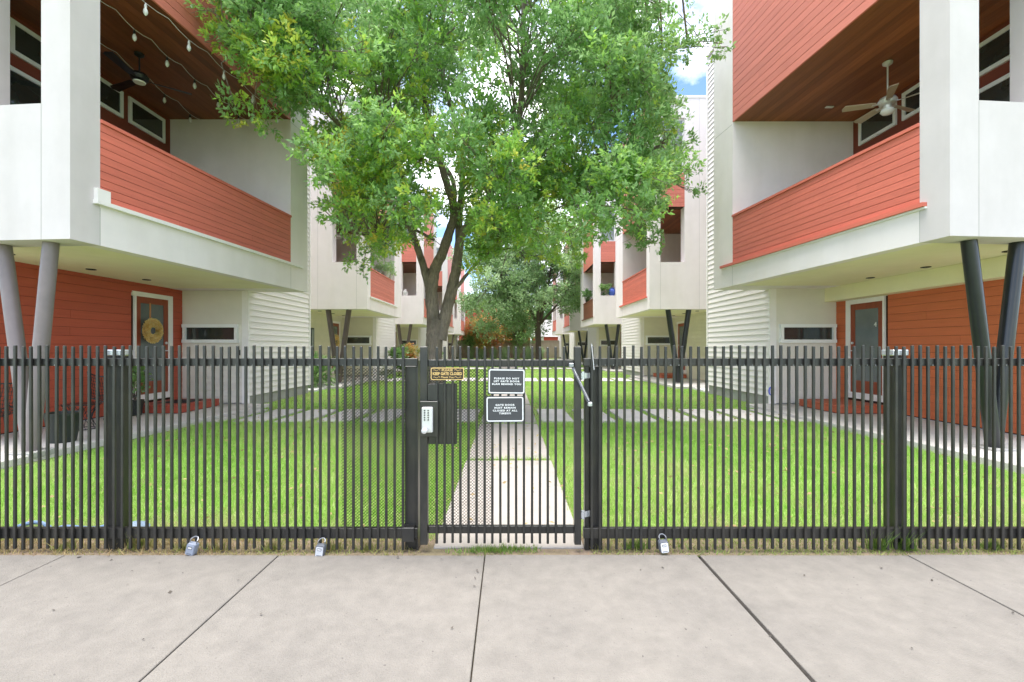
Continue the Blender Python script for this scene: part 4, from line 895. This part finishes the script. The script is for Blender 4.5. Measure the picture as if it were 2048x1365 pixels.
tree('shade_tree', 'dark round-crowned tree standing farther down the lawn right of the path', limbs2, blobs2, 'bark2', 'leaf2', 95, 9, 0.2, 0.05, 0.24, at(1077, 734, Y2))
# trees at the far end
def small_tree(name, label, px, py, yy, h, w, n, mat, tone, L):
    b = at(px, py, yy); b.z = 0
    bl = []
    for i in range(n):
        d = unit(rng.normal(size=3)); q = rng.random()**0.4
        bl.append(((b.x+d[0]*w*q, b.y+d[1]*w*q, h*0.62+d[2]*h*0.36*q), w*0.33, tone+random.gauss(0, .25)))
    lim = [([b, b+Vector((0.05, 0, h*.25)), b+Vector((0, 0, h*.5))], 0.14, 0.09), ([b+Vector((0, 0, h*.3)), b+Vector((w*.4, 0, h*.6))], 0.06, 0.03), ([b+Vector((0, 0, h*.3)), b+Vector((-w*.4, .1, h*.65))], 0.06, 0.03)]
    tree(name, label, lim, bl, 'bark2', mat, 70, 8, L, L*0.25, L*1.1, tuple(b))
small_tree('crape_myrtle', 'rust-orange and green small tree in front of the far red building', 972, 700, 55.5, 6.0, 2.4, 40, 'leaf3', 0.5, 0.2)
small_tree('garden_tree', 'bright green small tree by the far fence beside the dark tree trunk', 1035, 700, 56.0, 6.6, 2.4, 40, 'leaf4', 0.5, 0.2)
small_tree('garden_bush', 'tall green bush at the far left end of the court', 940, 700, 55.8, 4.6, 1.5, 22, 'leaf4', 0.3, 0.2)

small_tree('background_tree', 'tall green tree rising behind the low red house', 1092, 700, 75, 10.0, 3.6, 40, 'leaf4', 0.4, 0.3)
small_tree('background_tree', 'tall green tree rising behind the far red house', 1010, 700, 78, 11.5, 4.0, 44, 'leaf2', 0.5, 0.3)
small_tree('background_tree', 'tall dark green tree at the far left behind the red house', 935, 700, 77, 10.5, 3.2, 36, 'leaf4', 0.2, 0.3)
# ------------------------------------------------------------------ far end: fence, grasses, red buildings
fe = empty('wooden_fence', (0, 57.6, 0), 'weathered wooden board fence closing the far end of the court', 'fence')
bd = MB()
for i in range(112): bd.box(-8+i*0.145, -8+i*0.145+0.138, 57.6, 57.62+0.008*(i % 2), 0.05, 2.3)
bd.build('boards', 'wood_fence', fe, kind='stuff')
MB().box(-8, 8.3, 57.55, 57.70, 2.302, 2.38).build('cap_rail', 'wood_fence', fe); MB().box(-8, 8.3, 57.63, 57.68, 0.4, 0.5).build('rail', 'wood_fence', fe)
NAMES = ['leftmost fountain grass clump before the far wooden fence', 'second fountain grass clump from the left at the far fence', 'third fountain grass clump from the left at the far fence', 'middle fountain grass clump at the far fence', 'fountain grass clump left of the dark tree trunk', 'fountain grass clump behind the dark tree trunk', 'rightmost fountain grass clump at the far fence']
for i, lab in enumerate(NAMES):
    cx = -4.7+i*1.42; cy = 55.2+random.uniform(-.4, .4); n = 700
    e = empty('fountain_grass', (cx, cy, 0), lab, 'grass clump', 'fountain grasses at the far fence')
    a = rng.random(n)*2*np.pi; ln = 1.5+0.7*rng.random(n); sp = 0.25+0.75*rng.random(n)
    b0 = np.stack([cx+rng.normal(size=n)*.15, cy+rng.normal(size=n)*.15, np.zeros(n)], 1); dx = np.stack([np.cos(a), np.sin(a), np.zeros(n)], 1)
    segs = []
    sd = np.stack([-np.sin(a), np.cos(a), np.zeros(n)], 1)*0.012
    prev = b0
    for j in range(1, 5):
        f = j/4; p = b0+dx*(sp*f**1.8*1.0)[:, None]+np.array([0, 0, 1.0])*(ln*(f-0.42*f*f*sp))[:, None]
        segs.append(np.stack([prev-sd*(1.2-f+.25), prev+sd*(1.2-f+.25), p+sd*(1.2-f), p-sd*(1.2-f)], 1)); prev = p
    V = np.concatenate(segs); T = np.tile(rng.random(n), 4)
    quads_object('blades', V, T, 'pampas', e, 'stuff')
rb = empty('red_building', (-2, 66, 0), 'red-sided house behind the far fence, left of the dark tree', 'building')
MB().box(-9.5, -2.6, 66, 74, 0, 7.0).build('wall', 'far_red', rb); MB().box(-2.6, 3.2, 65.6, 74, 0, 7.4).build('wall', 'far_orange', rb)
for i in range(26): MB().box(-9.5, -2.61, 65.97, 65.999, 0.6+i*0.25, 0.6+i*0.25+0.235).build('siding_board', 'far_red', rb)
MB().box(-9.7, 3.4, 65.4, 74.2, 7.41, 7.6).build('roof', 'far_grey', rb)
for x0, z0 in ((-1.9, 2.0), (1.0, 2.0), (1.0, 4.6), (-1.9, 4.6)):
    w = MB().box(x0, x0+1.3, 65.54, 65.6, z0, z0+1.5).build('window', 'white', rb); MB().box(x0+.12, x0+1.18, 65.52, 65.539, z0+.12, z0+1.38).build('pane', 'glass', w)
rb = empty('low_building', (5.5, 64, 0), 'low red house with grey gabled roof behind the far fence on the right', 'building')
MB().box(3.6, 12, 64, 71, 0, 3.0).build('wall', 'far_red', rb)
MB().quadprism([(3.2, 63.6, 2.98), (3.2, 71.4, 2.98), (3.2, 67.5, 5.6)], [(12.3, 63.6, 2.98), (12.3, 71.4, 2.98), (12.3, 67.5, 5.6)]).build('roof', 'far_grey', rb)
MB().box(4.0, 5.0, 63.93, 63.99, 2.2, 2.95).build('window', 'white', rb)

# ------------------------------------------------------------------ grass
def blades(n, x0, x1, y0, y1, hmin, hmax, w, tone_fn, lean=0.5):
    x = rng.uniform(x0, x1, n); y = rng.uniform(y0, y1, n); keep = np.ones(n, bool)
    for a, b, c, d in RECTS: jit = rng.normal(size=n)*0.012; keep &= ~((x > a+jit) & (x < b-jit) & (y > c+jit) & (y < d-jit))
    x, y = x[keep], y[keep]; n = len(x)
    patch = (np.sin(x*1.7+np.sin(y*0.9)*1.3)+np.sin(y*1.3+x*0.6)+np.sin(x*4.1+y*3.3)*0.6)/2.6
    hgt = (hmin+(hmax-hmin)*rng.random(n)**1.6)*(1+0.3*patch); a = rng.random(n)*2*np.pi; l = lean*rng.random(n)
    b = np.stack([x, y, np.full(n, -0.012)], 1); sd = np.stack([np.cos(a), np.sin(a), np.zeros(n)], 1)*(w*(0.7+.6*rng.random(n)))[:, None]
    a2 = rng.random(n)*2*np.pi
    tip = b+np.stack([np.cos(a2)*l*hgt, np.sin(a2)*l*hgt, hgt], 1)
    T = tone_fn(x, y, patch)+rng.normal(size=n)*0.16
    return np.stack([b-sd, b+sd, tip], 1), T
tf = lambda x, y, p: 0.46+0.24*p+0.12*np.sin(x*9+np.sin(y*7)*2)*np.sin(y*8+x*3)+0.25*np.exp(-((y-3.5)/0.5)**2)
V1, T1 = blades(230000, -6.0, 6.0, 3.5, 9.2, 0.03, 0.095, 0.0042, tf, 0.9)
V2, T2 = blades(120000, -6.5, 6.5, 9.2, 20, 0.03, 0.06, 0.008, tf, 0.8)
V3, T3 = blades(90000, -6.6, 6.6, 20, 56, 0.03, 0.06, 0.018, tf, 0.8)
g = tris_object('lawn_grass', np.concatenate([V1, V2, V3]), np.concatenate([T1, T2, T3]), 'grass'); tag(g, 'short bright green lawn grass filling the court', 'grass', kind='stuff')
V4, T4 = blades(15000, -4.2, 4.2, 3.25, 3.62, 0.015, 0.06, 0.0032, lambda x, y, p: 0.5+0.25*p+np.where(x > 0.6, -0.15, 0.1), 1.6)
ok = ~((V4[:, 0, 0] > -0.66) & (V4[:, 0, 0] < 0.6) & (rng.random(len(V4)) < 0.93))
g = tris_object('verge_grass', V4[ok], T4[ok], 'dry'); tag(g, 'dry straw grass and weeds along the fence foot', 'grass', kind='stuff')
V5 = []; T5 = []
for cx, cy, n, hh in ((-0.12, 3.31, 260, .05), (0.06, 3.33, 200, .04), (-0.28, 3.3, 120, .035), (2.75, 3.35, 140, .17), (2.95, 3.34, 160, .2), (3.6, 3.35, 120, .09), (0.95, 3.36, 160, .09), (-2.75, 3.36, 140, .14), (-2.15, 3.33, 70, .08), (-1.75, 3.33, 80, .08), (-1.3, 3.33, 80, .09), (-1.05, 3.33, 80, .07), (-2.4, 3.33, 80, .08), (-3.3, 3.34, 80, .09)):
    a = rng.random(n)*2*np.pi; r = rng.random(n)*0.09*(1.6 if hh < .06 else .8); b = np.stack([cx+r*np.cos(a)*1.3, cy+r*np.sin(a)*.5, np.zeros(n)], 1)
    h_ = hh*(0.4+.7*rng.random(n)); a2 = rng.random(n)*2*np.pi; l = rng.random(n)*0.9
    sd = np.stack([np.cos(a), np.sin(a), np.zeros(n)], 1)*0.004
    V5.append(np.stack([b-sd, b+sd, b+np.stack([np.cos(a2)*l*h_, np.sin(a2)*l*h_, h_], 1)], 1)); T5.append(np.full(n, 0.45 if cx < -1 else 0.08)+rng.normal(size=n)*.15)
g = tris_object('weed_tufts', np.concatenate(V5), np.concatenate(T5), 'dry'); tag(g, 'loose weed tufts sprouting at the fence posts and gate', 'weeds', kind='stuff')

# fallen oak leaves on the lawn and the sidewalk
n = 900; x = rng.uniform(-5.8, 5.8, n); y = rng.uniform(3.4, 14, n); a = rng.random(n)*2*np.pi
Pl = np.stack([x, y, np.full(n, 0.045)+rng.random(n)*0.02], 1); Dl = unit(np.stack([np.cos(a), np.sin(a), rng.normal(size=n)*.3], 1))
g = quads_object('fallen_leaves', leaf_quads(Pl, Dl, np.full(n, 0.06), np.full(n, 0.014)), 0.55+0.45*rng.random(n), 'dry'); tag(g, 'scattered dry oak leaves lying in the lawn', 'leaves', kind='stuff')
n = 26; x = rng.uniform(-3.2, 3.2, n); y = 3.24-np.abs(rng.normal(size=n))*0.45; a = rng.random(n)*2*np.pi
Pl = np.stack([x, np.maximum(y, 1.9), np.full(n, 0.006)], 1); Dl = unit(np.stack([np.cos(a), np.sin(a), rng.normal(size=n)*.1], 1))
mt['litter'] = leaf_mat('leaf_litter', [(0.06, 0.05, 0.04), (0.10, 0.08, 0.06)], 0.1, 0.8)
g = quads_object('leaf_litter', leaf_quads(Pl, Dl, 0.010+0.022*rng.random(n)**2, 0.004+0.006*rng.random(n)), rng.random(n), 'litter'); tag(g, 'tiny dark leaf scraps scattered on the sidewalk', 'litter', kind='stuff')
